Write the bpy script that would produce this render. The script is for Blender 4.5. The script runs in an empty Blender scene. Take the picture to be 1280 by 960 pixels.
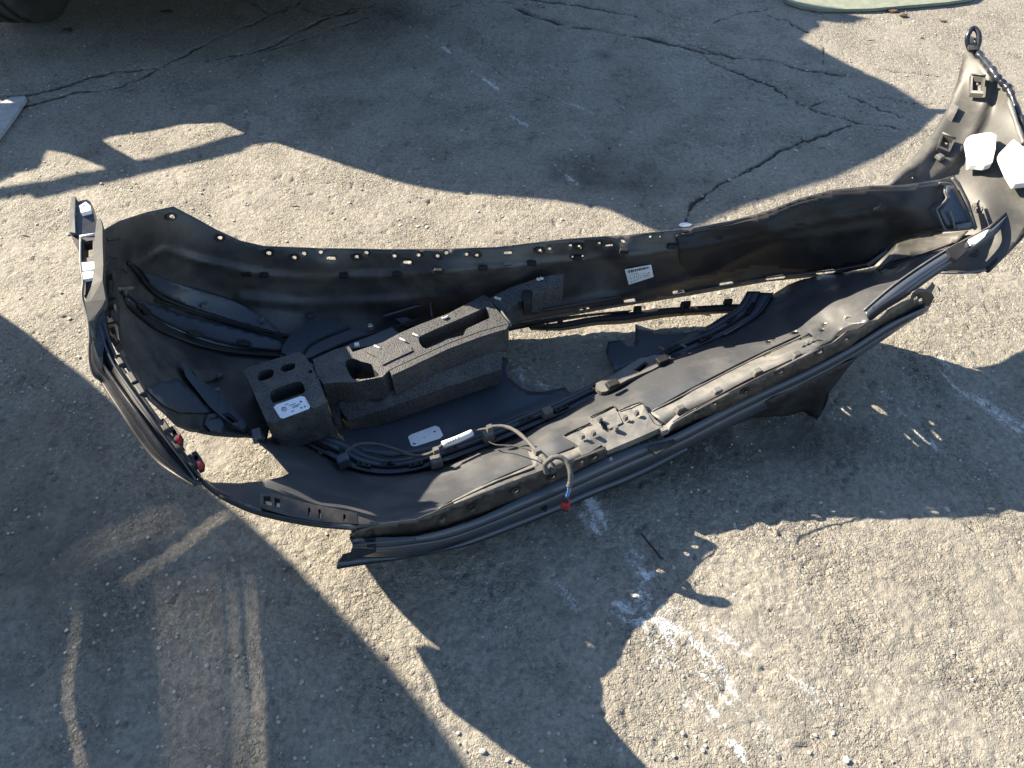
import bpy, bmesh, math, random
import numpy as np
from mathutils import Vector
from mathutils.geometry import delaunay_2d_cdt
random.seed(7); np.random.seed(7)
R = math.radians
S = bpy.context.scene
COL = S.collection

# ------------------------------------------------------------------ camera, sky, sun, exposure
CAM_H, CAM_PITCH, F = 1.45, 50.0, 967.0      # metres, degrees below the horizon, focal length in pixels of a 1280 wide picture
cam = bpy.data.cameras.new('camera'); cam_o = bpy.data.objects.new('camera', cam); COL.objects.link(cam_o)
cam.sensor_width = 36; cam.lens = F / 1280 * 36; cam.clip_end = 2000; cam.clip_start = 0.02
cam_o.location = (0, 0, CAM_H); cam_o.rotation_euler = (R(90 - CAM_PITCH), 0, 0)
S.camera = cam_o
SUN_AZ, SUN_EL = -32.0, 28.0                 # direction the light travels in the ground plane, elevation
w = bpy.data.worlds.new('World'); S.world = w; w.use_nodes = True
nt = w.node_tree; bg = nt.nodes['Background']
sky = nt.nodes.new('ShaderNodeTexSky'); sky.sky_type = 'NISHITA'; sky.sun_disc = False
sky.sun_elevation = R(SUN_EL)
sx, sy = -math.cos(R(SUN_AZ)), -math.sin(R(SUN_AZ))        # towards the sun
sky.sun_rotation = math.atan2(sx, sy); sky.dust_density = 0.4; sky.ozone_density = 1.8
nt.links.new(sky.outputs[0], bg.inputs[0]); bg.inputs[1].default_value = 0.072
sun = bpy.data.lights.new('sun', 'SUN'); sun_o = bpy.data.objects.new('sun', sun); COL.objects.link(sun_o)
sun.energy = 5.0; sun.angle = R(0.5); sun.color = (1.0, 0.88, 0.70)
sd = Vector((math.cos(R(SUN_AZ)) * math.cos(R(SUN_EL)), math.sin(R(SUN_AZ)) * math.cos(R(SUN_EL)), -math.sin(R(SUN_EL))))
sun_o.rotation_euler = sd.to_track_quat('-Z', 'Y').to_euler(); sun_o.location = (-3, 3, 4)
S.view_settings.view_transform = 'Standard'; S.view_settings.look = 'None'
S.view_settings.exposure = 2.12; S.view_settings.gamma = 1

# ------------------------------------------------------------------ measuring: picture point + height -> world point
_c, _s = math.cos(R(CAM_PITCH)), math.sin(R(CAM_PITCH))
def P(px, py, z=0.0):
    a, b = (px - 640) / F, -(py - 480) / F
    rx, ry, rz = a, _c + b * _s, -_s + b * _c
    t = (z - CAM_H) / rz
    return Vector((rx * t, ry * t, z))
def PN(xy, z):
    a = (xy[:, 0] - 640) / F; b = -(xy[:, 1] - 480) / F
    ry = _c + b * _s; rz = -_s + b * _c; t = (z - CAM_H) / rz
    return np.stack([a * t, ry * t, np.asarray(z) + 0 * t], 1)

# ------------------------------------------------------------------ materials
def mat(name): 
    m = bpy.data.materials.new(name); m.use_nodes = True
    return m, m.node_tree.nodes, m.node_tree.links, m.node_tree.nodes['Principled BSDF']
def noise(N, L, vec, scale, detail=6, rough=0.6):
    n = N.new('ShaderNodeTexNoise'); n.inputs['Scale'].default_value = scale; n.inputs['Detail'].default_value = detail
    n.inputs['Roughness'].default_value = rough; L.new(vec, n.inputs['Vector']); return n
def ramp(N, L, src, stops):
    r = N.new('ShaderNodeValToRGB'); L.new(src, r.inputs[0]); e = r.color_ramp.elements
    while len(e) < len(stops): e.new(0.5)
    for i, (p, c) in enumerate(stops):
        e[i].position = p; e[i].color = (c, c, c, 1) if not isinstance(c, tuple) else (*c, 1)
    return r
def mixc(N, L, fac, a, b):
    m = N.new('ShaderNodeMix'); m.data_type = 'RGBA'
    for s_, v in ((m.inputs[0], fac), (m.inputs[6], a), (m.inputs[7], b)):
        if isinstance(v, bpy.types.NodeSocket): L.new(v, s_)
        elif isinstance(v, tuple): s_.default_value = (*v, 1)
        else: s_.default_value = v
    return m.outputs[2]
def plastic(name, base, dust, rough=0.45, dust_amt=0.5, bump=0.15, scratch=True, fine=900, spec=0.5, scale=9):
    m, N, L, B = mat(name)
    tc = N.new('ShaderNodeTexCoord').outputs['Object']
    n1 = noise(N, L, tc, scale, 8, 0.65); r1 = ramp(N, L, n1.outputs[0], [(0.44, 0.0), (0.66, dust_amt)])
    c = mixc(N, L, r1.outputs[0], base, dust)
    fac_r = r1.outputs[0]
    if scratch:
        mp = N.new('ShaderNodeMapping'); mp.inputs['Scale'].default_value = (1, 9, 3); mp.inputs['Rotation'].default_value = (0, 0, 0.9)
        L.new(tc, mp.inputs[0]); n2 = noise(N, L, mp.outputs[0], 38, 5, 0.7)
        r2 = ramp(N, L, n2.outputs[0], [(0.66, 0.0), (0.74, 0.30)])
        c = mixc(N, L, r2.outputs[0], c, tuple(min(1, d * 1.6) for d in dust))
    n4 = noise(N, L, tc, 160, 3, 0.7); r4 = ramp(N, L, n4.outputs[0], [(0.63, 0.0), (0.72, 0.35)])
    c = mixc(N, L, r4.outputs[0], c, tuple(min(1, d * 1.3) for d in dust))
    L.new(c, B.inputs['Base Color'])
    mr = N.new('ShaderNodeMapRange'); L.new(n1.outputs[0], mr.inputs[0]); mr.inputs[3].default_value = rough - 0.08; mr.inputs[4].default_value = min(1, rough + 0.2)
    L.new(mr.outputs[0], B.inputs['Roughness']); B.inputs['Specular IOR Level'].default_value = spec
    n3 = noise(N, L, tc, fine, 2, 0.5); bp = N.new('ShaderNodeBump'); bp.inputs['Strength'].default_value = bump; bp.inputs['Distance'].default_value = 0.0008
    L.new(n3.outputs[0], bp.inputs['Height'])
    n5 = noise(N, L, tc, 22, 3, 0.5); b2 = N.new('ShaderNodeBump'); b2.inputs['Strength'].default_value = 0.12; b2.inputs['Distance'].default_value = 0.002
    L.new(n5.outputs[0], b2.inputs['Height']); L.new(bp.outputs[0], b2.inputs['Normal']); L.new(b2.outputs[0], B.inputs['Normal'])
    return m
def flat(name, col, rough=0.5, metal=0.0, bumpy=0.0, var=0.25, vs=120):
    m, N, L, B = mat(name); tc = N.new('ShaderNodeTexCoord').outputs['Object']
    n = noise(N, L, tc, vs, 4); r = ramp(N, L, n.outputs[0], [(0.3, 1 - var), (0.7, 1.0)])
    mm = N.new('ShaderNodeMix'); mm.data_type = 'RGBA'; mm.blend_type = 'MULTIPLY'; mm.inputs[0].default_value = 1
    mm.inputs[6].default_value = (*col, 1); L.new(r.outputs[0], mm.inputs[7]); L.new(mm.outputs[2], B.inputs['Base Color'])
    B.inputs['Roughness'].default_value = rough; B.inputs['Metallic'].default_value = metal
    if bumpy:
        bp = N.new('ShaderNodeBump'); bp.inputs['Strength'].default_value = bumpy; bp.inputs['Distance'].default_value = 0.002
        L.new(n.outputs[0], bp.inputs['Height']); L.new(bp.outputs[0], B.inputs['Normal'])
    return m
def foam_mat():
    m, N, L, B = mat('black_bead_foam'); tc = N.new('ShaderNodeTexCoord').outputs['Object']
    v = N.new('ShaderNodeTexVoronoi'); v.inputs['Scale'].default_value = 330; L.new(tc, v.inputs['Vector'])
    r = ramp(N, L, v.outputs['Distance'], [(0.1, (0.075, 0.074, 0.073)), (0.75, (0.012, 0.012, 0.013))])
    n = noise(N, L, tc, 26, 6); r2 = ramp(N, L, n.outputs[0], [(0.5, 0.0), (0.75, 0.4)])
    L.new(mixc(N, L, r2.outputs[0], r.outputs[0], (0.13, 0.12, 0.10)), B.inputs['Base Color'])
    B.inputs['Roughness'].default_value = 0.62
    bp = N.new('ShaderNodeBump'); bp.inputs['Strength'].default_value = 0.5; bp.inputs['Distance'].default_value = 0.0015; bp.invert = True
    L.new(v.outputs['Distance'], bp.inputs['Height']); L.new(bp.outputs[0], B.inputs['Normal']); return m

M = {
 'skin': plastic('black_bumper_plastic', (0.022, 0.022, 0.023), (0.10, 0.088, 0.078), 0.38, 0.65, scale=7),
 'liner': plastic('deep_black_plastic', (0.010, 0.010, 0.011), (0.045, 0.042, 0.036), 0.5, 0.45, spec=0.3, scale=12),
 'body': plastic('dusty_black_plastic', (0.045, 0.047, 0.051), (0.12, 0.117, 0.112), 0.33, 0.5, scale=7, scratch=False),
 'wing': plastic('dusty_grey_plastic', (0.042, 0.041, 0.036), (0.11, 0.102, 0.086), 0.5, 0.5, scale=10, scratch=False),
 'paint': plastic('scuffed_dark_paint', (0.012, 0.014, 0.02), (0.08, 0.075, 0.065), 0.2, 0.25, bump=0.02, scale=14),
 'smooth': plastic('smooth_satin_plastic', (0.036, 0.045, 0.06), (0.08, 0.083, 0.09), 0.33, 0.25, bump=0.03, scale=5),  # bluish base puts the sky's reflection into the dark grey plastic
 'flange': plastic('soiled_brown_black_plastic', (0.02, 0.018, 0.016), (0.085, 0.066, 0.05), 0.42, 0.6, scale=30),
 'sunlit_tan': flat('sunlit_tan_edge', (0.20, 0.135, 0.07), 0.8, 0, 0.5, 0.5, 90),  # tan of the sunlit bar underside put into the colour
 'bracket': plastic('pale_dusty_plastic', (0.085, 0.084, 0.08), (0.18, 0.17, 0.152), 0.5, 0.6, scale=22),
 'foam': foam_mat(),
 'white': flat('white_foam', (0.62, 0.59, 0.54), 0.8, 0, 0.3, 0.12, 60),
 'sticker': flat('white_paper_sticker', (0.72, 0.73, 0.75), 0.5, 0, 0, 0.12, 60),
 'ink': flat('black_ink', (0.02, 0.02, 0.025), 0.6),
 'loom': flat('grey_braided_tape', (0.10, 0.098, 0.09), 0.7, 0, 1.0, 0.6, 500),
 'red': flat('red_connector_plastic', (0.32, 0.02, 0.022), 0.35),
 'blue': flat('blue_wire', (0.06, 0.16, 0.45), 0.4),
 'rubber': flat('tyre_rubber', (0.035, 0.035, 0.034), 0.8, 0, 0.3),
 'steel': flat('dull_steel', (0.45, 0.45, 0.45), 0.4, 0.9),
 'carpaint': flat('dark_car_paint', (0.02, 0.022, 0.025), 0.3),
 'caster_grey': flat('grey_caster_coat', (0.25, 0.26, 0.27), 0.35),
 'green': flat('faded_green_board', (0.20, 0.22, 0.165), 0.8, 0, 0.4, 0.3, 40),
 'bar': flat('weathered_grey_strip', (0.36, 0.37, 0.37), 0.55, 0, 0.4, 0.35, 40),
 'chip': flat('light_stone_chips', (0.42, 0.40, 0.36), 0.8, 0, 0.5, 0.4, 300),
 'leaf': flat('dry_brown_leaf', (0.13, 0.08, 0.04), 0.8, 0, 0.5, 0.4, 200),
}

# ------------------------------------------------------------------ building helpers
def link(name, verts, faces, m, parent=None, smooth=False, thick=0, loc=None):
    me = bpy.data.meshes.new(name); me.from_pydata([tuple(v) for v in verts], [], [tuple(f) for f in faces])
    me.materials.append(m)
    if smooth: me.polygons.foreach_set('use_smooth', [True] * len(me.polygons))
    me.update(); o = bpy.data.objects.new(name, me); COL.objects.link(o)
    if parent: o.parent = parent; o.matrix_parent_inverse = PINV.get(parent.name, parent.matrix_basis.inverted())
    if thick:
        md = o.modifiers.new('thickness', 'SOLIDIFY'); md.thickness = thick; md.offset = -1
    return o
PINV = {}
def empty(name, loc, label, cat, group=None):
    o = bpy.data.objects.new(name, None); COL.objects.link(o); o.location = loc; o.empty_display_size = 0.1
    o['label'] = label; o['category'] = cat
    if group: o['group'] = group
    return o
def tag(o, label, cat, group=None):
    o['label'] = label; o['category'] = cat
    if group: o['group'] = group
    return o

def rbf(pts, reg=1e-7):
    """thin plate surface through (px, py, z)"""
    A = np.array(pts, float); xy = A[:, :2] / 100.0; n = len(A)
    def U(r2): return np.where(r2 > 0, r2 * np.log(np.maximum(r2, 1e-12)), 0.0)
    D = ((xy[:, None] - xy[None]) ** 2).sum(-1)
    K = np.zeros((n + 3, n + 3)); K[:n, :n] = U(D) + reg * np.eye(n)
    K[:n, n] = 1; K[:n, n + 1:] = xy; K[n, :n] = 1; K[n + 1:, :n] = xy.T
    s_ = np.linalg.lstsq(K, np.concatenate([A[:, 2], [0, 0, 0]]), rcond=None)[0]
    def f(q):
        q = np.atleast_2d(np.asarray(q, float)) / 100.0
        return U(((q[:, None] - xy[None]) ** 2).sum(-1)) @ s_[:n] + s_[n] + q @ s_[n + 1:]
    return f
def lines(a, b):
    """ruled height field between two polylines given as (px, py, z)"""
    pts = []
    for pl in (a, b):
        pl = np.array(pl, float)
        for i in range(len(pl) - 1):
            for t in (0, 0.5): pts.append(pl[i] * (1 - t) + pl[i + 1] * t)
        pts.append(pl[-1])
    return rbf(pts, 1e-4)
def pdist(q, pl):
    q = np.atleast_2d(q); best = np.full(len(q), 1e9)
    for (a, b) in zip(pl[:-1], pl[1:]):
        a = np.array(a[:2], float); b = np.array(b[:2], float); d = b - a; L2 = max((d ** 2).sum(), 1e-9)
        t = np.clip(((q - a) @ d) / L2, 0, 1); best = np.minimum(best, np.hypot(*(q - a - t[:, None] * d).T))
    return best
def inside(q, poly):
    q = np.atleast_2d(q); x, y = q[:, 0], q[:, 1]; r = np.zeros(len(q), bool); n = len(poly)
    for i in range(n):
        x1, y1 = poly[i][:2]; x2, y2 = poly[(i + 1) % n][:2]
        if y1 == y2: continue
        c = ((y1 > y) != (y2 > y)) & (x < (x2 - x1) * (y - y1) / (y2 - y1) + x1); r ^= c
    return r
def ridge(zf, pl, h, w):
    return lambda q: zf(q) + h * np.exp(-(pdist(q, pl) / w) ** 2)
def step(zf, poly, h, w=3.0):
    def g(q):
        d = pdist(q, list(poly) + [poly[0]]); s_ = np.where(inside(q, poly), 1, -1) * d
        return zf(q) + h * np.clip(s_ / w * 0.5 + 0.5, 0, 1)
    return g
def dense(pl, n, closed=True):
    out = []; m = len(pl)
    for i in range(m if closed else m - 1):
        a = np.array(pl[i][:2], float); b = np.array(pl[(i + 1) % m][:2], float); k = max(1, int(np.hypot(*(b - a)) / n))
        for j in range(k): out.append(tuple(a + (b - a) * j / k))
    if not closed: out.append(tuple(pl[-1][:2]))
    return out
def crom(pl, n=6, closed=False):
    """Catmull-Rom through tuples"""
    A = np.array(pl, float); m = len(A); out = []
    for i in range(m if closed else m - 1):
        if closed: p0, p1, p2, p3 = A[(i - 1) % m], A[i], A[(i + 1) % m], A[(i + 2) % m]
        else: p0, p1, p2, p3 = A[max(i - 1, 0)], A[i], A[i + 1], A[min(i + 2, m - 1)]
        for j in range(n):
            t = j / n; out.append(0.5 * (2 * p1 + (p2 - p0) * t + (2 * p0 - 5 * p1 + 4 * p2 - p3) * t * t + (3 * p1 - p0 - 3 * p2 + p3) * t ** 3))
    if not closed: out.append(A[-1])
    return [tuple(v) for v in out]
def ell(cx, cy, rx, ry=None, ang=0, n=10):
    ry = ry or rx * 0.75; a = R(ang)
    return [(cx + rx * math.cos(t) * math.cos(a) - ry * math.sin(t) * math.sin(a), cy + rx * math.cos(t) * math.sin(a) + ry * math.sin(t) * math.cos(a)) for t in [2 * math.pi * k / n for k in range(n)]]
def slot(cx, cy, w_, h_, ang=0):
    a = R(ang); pts = [(-w_, -h_ * .6), (-w_ * .8, -h_), (w_ * .8, -h_), (w_, -h_ * .6), (w_, h_ * .6), (w_ * .8, h_), (-w_ * .8, h_), (-w_, h_ * .6)]
    return [(cx + x * math.cos(a) - y * math.sin(a), cy + x * math.sin(a) + y * math.cos(a)) for x, y in pts]
def tri(outline, holes=(), grid=6):
    ol = dense(outline, grid); loops = [ol] + [list(h) for h in holes]
    pts = []; faces = []
    for lp in loops:
        b = len(pts); pts += lp; faces.append(list(range(b, b + len(lp))))
    A = np.array(ol); x0, y0 = A.min(0); x1, y1 = A.max(0)
    gx, gy = np.meshgrid(np.arange(x0 + grid / 2, x1, grid), np.arange(y0 + grid / 2, y1, grid * 0.87))
    gx = gx + (np.arange(gx.shape[0])[:, None] % 2) * grid / 2
    q = np.stack([gx.ravel(), gy.ravel()], 1)
    if len(q):
        q = q[inside(q, ol)]
    if len(q): q = q[pdist(q, ol + [ol[0]]) > grid * 0.4]
    for h in holes:
        if len(q): q = q[(pdist(q, list(h) + [h[0]]) > grid * 0.3) & ~inside(q, h)]
    allp = [Vector(p) for p in pts] + [Vector(p) for p in q]
    v, e, f, *_ = delaunay_2d_cdt(allp, [], faces, 1, 1e-4)
    v = np.array([tuple(p) for p in v]); f = [t for t in f]
    fa = np.array([v[list(t)].mean(0) for t in f])
    keep = inside(fa, ol)
    for h in holes: keep &= ~inside(fa, h)
    out = []
    for t, k in zip(f, keep):
        if not k: continue
        a, b, c = v[list(t)[:3]][:3]
        t = list(t)
        if (b[0] - a[0]) * (c[1] - a[1]) - (b[1] - a[1]) * (c[0] - a[0]) > 0: t = t[::-1]     # picture y runs down
        out.append(t)
    return v, out
def sheet(name, outline, zf, m, parent=None, holes=(), grid=6, thick=0.003, dz=0.0, smooth=True):
    v, f = tri(outline, holes, grid)
    z = (zf(v) if callable(zf) else np.full(len(v), float(zf))) + dz
    return link(name, PN(v, z), f, m, parent, smooth, thick)
def block(name, outline, zf, m, parent=None, depth=0.03, holes=(), grid=14, dz=0.0, base=None):
    """top face over a picture outline, walls straight down: a real solid"""
    v, f = tri(outline, holes, grid)
    z = (zf(v) if callable(zf) else np.full(len(v), float(zf))) + dz
    W = PN(v, z); n = len(W); B = W.copy(); B[:, 2] = (W[:, 2] - depth) if base is None else base
    cnt = {}
    for t in f:
        for a, b in zip(t, t[1:] + t[:1]): cnt[(a, b)] = 1
    fs = [list(t) for t in f] + [[i + n for i in t[::-1]] for t in f]
    for (a, b) in cnt:
        if (b, a) not in cnt: fs.append([b, a, a + n, b + n])
    o = link(name, np.concatenate([W, B]), fs, m, parent, False)
    return o
def loft(name, rows, m, parent=None, sub=5, thick=0.003, crisp=True):
    rr = [crom(r, sub) for r in rows]; n = max(len(r) for r in rr)
    res = []
    for r in rr:
        A = np.array(r); t = np.linspace(0, len(A) - 1, n); i = np.minimum(t.astype(int), len(A) - 2); fr = (t - i)[:, None]
        A = A[i] * (1 - fr) + A[i + 1] * fr; res.append(PN(A[:, :2], A[:, 2]))
    V = []; Fc = []
    for a, b in zip(res[:-1], res[1:]):
        k = len(V); V += [tuple(p) for p in a] + [tuple(p) for p in b]
        for j in range(n - 1): Fc.append((k + j, k + n + j, k + n + j + 1, k + j + 1))
    o = link(name, V, Fc, m, parent, True, thick); return o
def tube(name, pts, r, m, parent=None, sub=5, seg=8, world=False, wob=0.0):
    cp = crom(pts, sub); W = [Vector(p) if world else P(*p[:3]) for p in cp]; V = []; Fc = []
    rad = r if callable(r) else (lambda t: r)
    for i, p in enumerate(W):
        d = (W[min(i + 1, len(W) - 1)] - W[max(i - 1, 0)]).normalized(); u = d.cross(Vector((0.13, 0.2, 1))).normalized(); v = d.cross(u)
        rr = rad(i / (len(W) - 1)) * (1 + wob * random.uniform(-1, 1))
        for k in range(seg):
            a = 2 * math.pi * k / seg; V.append(p + (u * math.cos(a) + v * math.sin(a)) * rr)
    for i in range(len(W) - 1):
        for k in range(seg): Fc.append((i * seg + k, i * seg + (k + 1) % seg, (i + 1) * seg + (k + 1) % seg, (i + 1) * seg + k))
    Fc.append(list(range(seg))[::-1]); Fc.append([len(V) - seg + k for k in range(seg)])
    return link(name, V, Fc, m, parent, True)
def wbox(c, s, rz=0, taper=0.0):
    V = []; 
    for z in (-1, 1):
        for x, y in ((-1, -1), (1, -1), (1, 1), (-1, 1)):
            k = 1 - taper * (z > 0); X, Y = x * s[0] / 2 * k, y * s[1] / 2 * k
            V.append((c[0] + X * math.cos(rz) - Y * math.sin(rz), c[1] + X * math.sin(rz) + Y * math.cos(rz), c[2] + z * s[2] / 2))
    return V, [(3, 2, 1, 0), (4, 5, 6, 7), (0, 1, 5, 4), (1, 2, 6, 5), (2, 3, 7, 6), (3, 0, 4, 7)]
def join(parts):
    V = []; Fc = []
    for v, f in parts:
        k = len(V); V += list(v); Fc += [tuple(i + k for i in t) for t in f]
    return V, Fc
def boxat(name, px, py, z, s, ang, m, parent, taper=0.12):
    V, Fc = wbox(P(px, py, z), s, R(ang), taper); o = link(name, V, Fc, m, parent)
    b = o.modifiers.new('edges', 'BEVEL'); b.width = min(s) * 0.15; b.segments = 2; return o

# ------------------------------------------------------------------ GROUND: one sheet to the horizon, fine near the camera
TAB = np.random.RandomState(3).rand(8, 512, 512)
def vn(x, y, sc, k):
    x = x / sc + 1000.3; y = y / sc + 1000.7; xi = np.floor(x).astype(int); yi = np.floor(y).astype(int); fx = x - xi; fy = y - yi
    fx = fx * fx * (3 - 2 * fx); fy = fy * fy * (3 - 2 * fy); T = TAB[k % 8]
    g = lambda a, b: T[a % 512, b % 512]
    return (g(xi, yi) * (1 - fx) + g(xi + 1, yi) * fx) * (1 - fy) + (g(xi, yi + 1) * (1 - fx) + g(xi + 1, yi + 1) * fx) * fy - 0.5
def ground():
    step_ = 0.0052; xs = list(np.arange(-2.35, 2.35, step_)); g = step_; x = xs[-1]; ext = []
    while x < 400: g *= 1.35; x += g; ext.append(x)
    xs = [-e for e in ext[::-1]] + xs + ext
    ys = [0.26]; 
    while ys[-1] < 3.45: ys.append(ys[-1] + 0.0036 + 0.0016 * ys[-1])
    g = 0.009; y = ys[-1]; ex = []
    while y < 400: g *= 1.35; y += g; ex.append(y)
    lo = []; g = 0.005; y = ys[0]
    while y > -400: g *= 1.35; y -= g; lo.append(y)
    ys = lo[::-1] + ys + ex
    X, Y = np.meshgrid(np.array(xs), np.array(ys)); nx, ny = len(xs), len(ys)
    near = np.clip(1.6 - np.hypot(X / 2.4, (Y - 1.8) / 1.8) * 1.0, 0, 1)
    warp = 0.006 * vn(X, Y, 0.02, 5)
    coarse = vn(X, Y, 0.11, 7)
    a = np.maximum(vn(X + warp, Y - warp, 0.016, 0), -0.12)
    Z = 0.0026 * a + 0.0034 * np.maximum(vn(X, Y, 0.0095, 1), -.2) + 0.0020 * vn(X, Y, 0.034, 2) + 0.005 * coarse + 0.012 * vn(X, Y, 0.5, 3)
    rough = 0.55 + 0.6 * np.clip(1.5 - Y * 0.8, 0, 1)
    Z = Z * near * rough
    # worn holes
    pit = np.clip(-vn(X, Y, 0.019, 4) - 0.37, 0, 1) * 0.05; Z -= pit * near
    crack = np.zeros_like(Z); white = np.zeros_like(Z); dark_patch = np.zeros_like(Z)
    def dline(pts):
        pl = [tuple(P(*p)[:2]) for p in pts]
        A = np.array(pl); x0, y0 = A.min(0) - 0.35; x1, y1 = A.max(0) + 0.35
        i0, i1 = np.searchsorted(xs, [x0, x1]); j0, j1 = np.searchsorted(ys, [y0, y1])
        sl = (slice(max(j0, 0), j1), slice(max(i0, 0), i1)); q = np.stack([X[sl].ravel(), Y[sl].ravel()], 1)
        if not len(q): return None, None
        return sl, (pdist(q, pl)).reshape(X[sl].shape)
    cracks = [
     ([(640,10),(690,26),(735,36),(800,46),(850,58),(905,70),(960,76),(1000,85),(1060,95)], 1.2),
     ([(640,-4),(690,2),(740,10),(795,20)], 1.0), ([(820,14),(862,26),(885,31),(915,20),(960,12)], 0.6),
     ([(876,68),(895,80),(925,92),(945,101),(965,108),(985,122),(1010,135),(1045,146),(1120,160)], 0.8),
     ([(858,282),(862,262),(872,250),(905,228),(935,212),(960,198),(990,182),(1025,170),(1060,158)], 1.1),
     ([(1050,112),(1075,124),(1100,136),(1130,146)], 0.7), ([(1030,45),(1030,75),(1033,92)], 0.6), ([(960,20),(985,28),(1010,40)], 0.8),
     ([(1090,84),(1130,90),(1200,98)], 0.5), ([(1100,120),(1150,130),(1190,128)], 0.5), ([(1060,112),(1010,135)], 0.6),
     ([(20,135),(80,118),(150,107),(205,82),(250,58),(300,38),(340,18),(372,5)], 0.9), ([(205,82),(260,74),(330,62),(400,26),(480,6)], 0.8),
     ([(240,100),(300,66),(350,60),(420,36),(500,12)], 0.5), ([(315,5),(340,18),(365,8),(410,20),(450,8)], 0.7), ([(0,122),(60,112),(130,92),(200,85)], 1.1),
     ([(560,8),(620,2),(680,10)], 0.6), ([(590,68),(640,100),(690,122)], 0.35), ([(670,20),(672,5)], 0.7), ([(905,70),(850,52),(838,38)], 0.5)]
    for pts, wd in cracks:
        q = crom(pts, 5); q = [(a + random.uniform(-2.4, 2.4), b + random.uniform(-1.5, 1.5)) for a, b in q]
        sl, d = dline(q)
        if sl is None: continue
        wv = wd * (0.85 + 1.3 * vn(X[sl], Y[sl], 0.06, 3)); d = d + 0.010 * np.abs(vn(X[sl], Y[sl], 0.015, 6)); g_ = np.exp(-(d / (0.0085 * np.maximum(wv, .25))) ** 2); crack[sl] = np.maximum(crack[sl], g_)
        Z[sl] -= 0.008 * wd * g_
    whites = [([(745,640),(790,700),(840,770)], 0.05, 0.5), ([(850,770),(905,850),(960,930)], 0.06, 0.55), ([(790,780),(850,850),(880,900)], 0.04, 0.6), ([(880,820),(930,870),(975,930)], 0.035, 0.6), ([(735,625),(765,660),(790,690),(810,720)], 0.022, 1.0), ([(720,625),(745,665)], 0.02, 0.9), ([(800,740),(830,790),(850,800)], 0.03, 0.8),
     ([(840,790),(880,830),(915,870)], 0.035, 1.0), ([(860,870),(895,900),(930,945)], 0.02, 1.0), ([(905,800),(960,830),(1010,870)], 0.035, 0.75),
     ([(740,900),(775,935)], 0.012, 0.9), ([(775,760),(800,775),(850,790)], 0.03, 0.9), ([(1100,490),(1135,520),(1165,560)], 0.02, 0.9), ([(1170,450),(1190,480),(1215,500)], 0.035, 0.8),
     ([(1225,500),(1250,520),(1275,535)], 0.03, 0.8), ([(1225,580),(1260,600)], 0.02, 0.6), ([(535,45),(580,78)], 0.016, 0.9), ([(590,88),(620,110)], 0.018, 0.9),
     ([(575,26),(620,52)], 0.012, 0.6), ([(640,72),(680,95)], 0.014, 0.6), ([(690,120),(750,145)], 0.013, 0.7), ([(640,145),(680,170)], 0.014, 0.9),
     ([(695,205),(725,235)], 0.013, 0.9), ([(800,190),(830,205)], 0.02, 0.5), ([(650,470),(665,485)], 0.02, 0.9), ([(640,455),(680,480)], 0.025, 0.7),
     ([(300,250),(318,268)], 0.02, 0.5), ([(880,560),(915,600)], 0.03, 0.6), ([(690,720),(720,760)], 0.02, 0.6), ([(1120,410),(1150,435)], 0.02, 0.3), ([(860,600),(905,650)], 0.04, 0.4),
     ([(345,160),(375,165)], 0.02, 0.5), ([(420,258),(440,262)], 0.03, 0.4), ([(755,265),(775,268)], 0.02, 0.5)]
    for pts, wd, amp in whites:
        sl, d = dline(pts)
        if sl is None: continue
        A0, A1 = P(*pts[0]), P(*pts[-1]); th = math.atan2(A1.y - A0.y, A1.x - A0.x); U = X[sl] * math.cos(th) + Y[sl] * math.sin(th); W_ = -X[sl] * math.sin(th) + Y[sl] * math.cos(th)
        n = 0.52 + 1.9 * vn(U * .28, W_, 0.010, 2) + 1.2 * vn(U * .5, W_, 0.006, 6) + .9 * vn(X[sl], Y[sl], .05, 1)
        g_ = amp * np.exp(-(d / wd) ** 2) * np.clip(n * 1.5, 0, 1.3); white[sl] = np.maximum(white[sl], g_)
    dark_patches = [([(730,215),(800,222)], 0.12, 0.7), ([(490,20),(500,22)], 0.13, 0.8), ([(860,560),(960,550),(1030,540)], 0.10, 0.85), ([(760,620),(860,590)], 0.05, 0.6),
     ([(20,560),(60,680),(120,720)], 0.16, 0.45), ([(560,640),(640,660),(700,650)], 0.05, 0.5), ([(752,68),(755,70)], 0.03, 0.8), ([(1050,500),(1060,560)], 0.07, 0.4)]
    for pts, wd, amp in dark_patches:  # dark ground patches, some oily, fading out from each line
        sl, d = dline(pts)
        if sl is None: continue
        dark_patch[sl] = np.maximum(dark_patch[sl], amp * np.exp(-(d / wd) ** 2) * np.clip(0.9 + 0.8 * vn(X[sl], Y[sl], 0.05, 1), 0, 1))
    me = bpy.data.meshes.new('ground'); n = nx * ny
    me.vertices.add(n); me.vertices.foreach_set('co', np.stack([X, Y, Z], -1).astype(np.float32).ravel())
    idx = np.arange(n).reshape(ny, nx); q = np.stack([idx[:-1, :-1], idx[:-1, 1:], idx[1:, 1:], idx[1:, :-1]], -1).reshape(-1, 4)
    me.loops.add(q.size); me.loops.foreach_set('vertex_index', q.ravel().astype(np.int32))
    me.polygons.add(len(q)); me.polygons.foreach_set('loop_start', (np.arange(len(q)) * 4).astype(np.int32))
    me.polygons.foreach_set('use_smooth', np.ones(len(q), bool))
    for nm, arr in (('crack', crack), ('white', white), ('dark_patch', dark_patch)):
        at = me.attributes.new(nm, 'FLOAT', 'POINT'); at.data.foreach_set('value', arr.astype(np.float32).ravel())
    me.update(calc_edges=True)
    m, N, L, B = mat('worn_asphalt'); tc = N.new('ShaderNodeTexCoord').outputs['Object']
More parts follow.
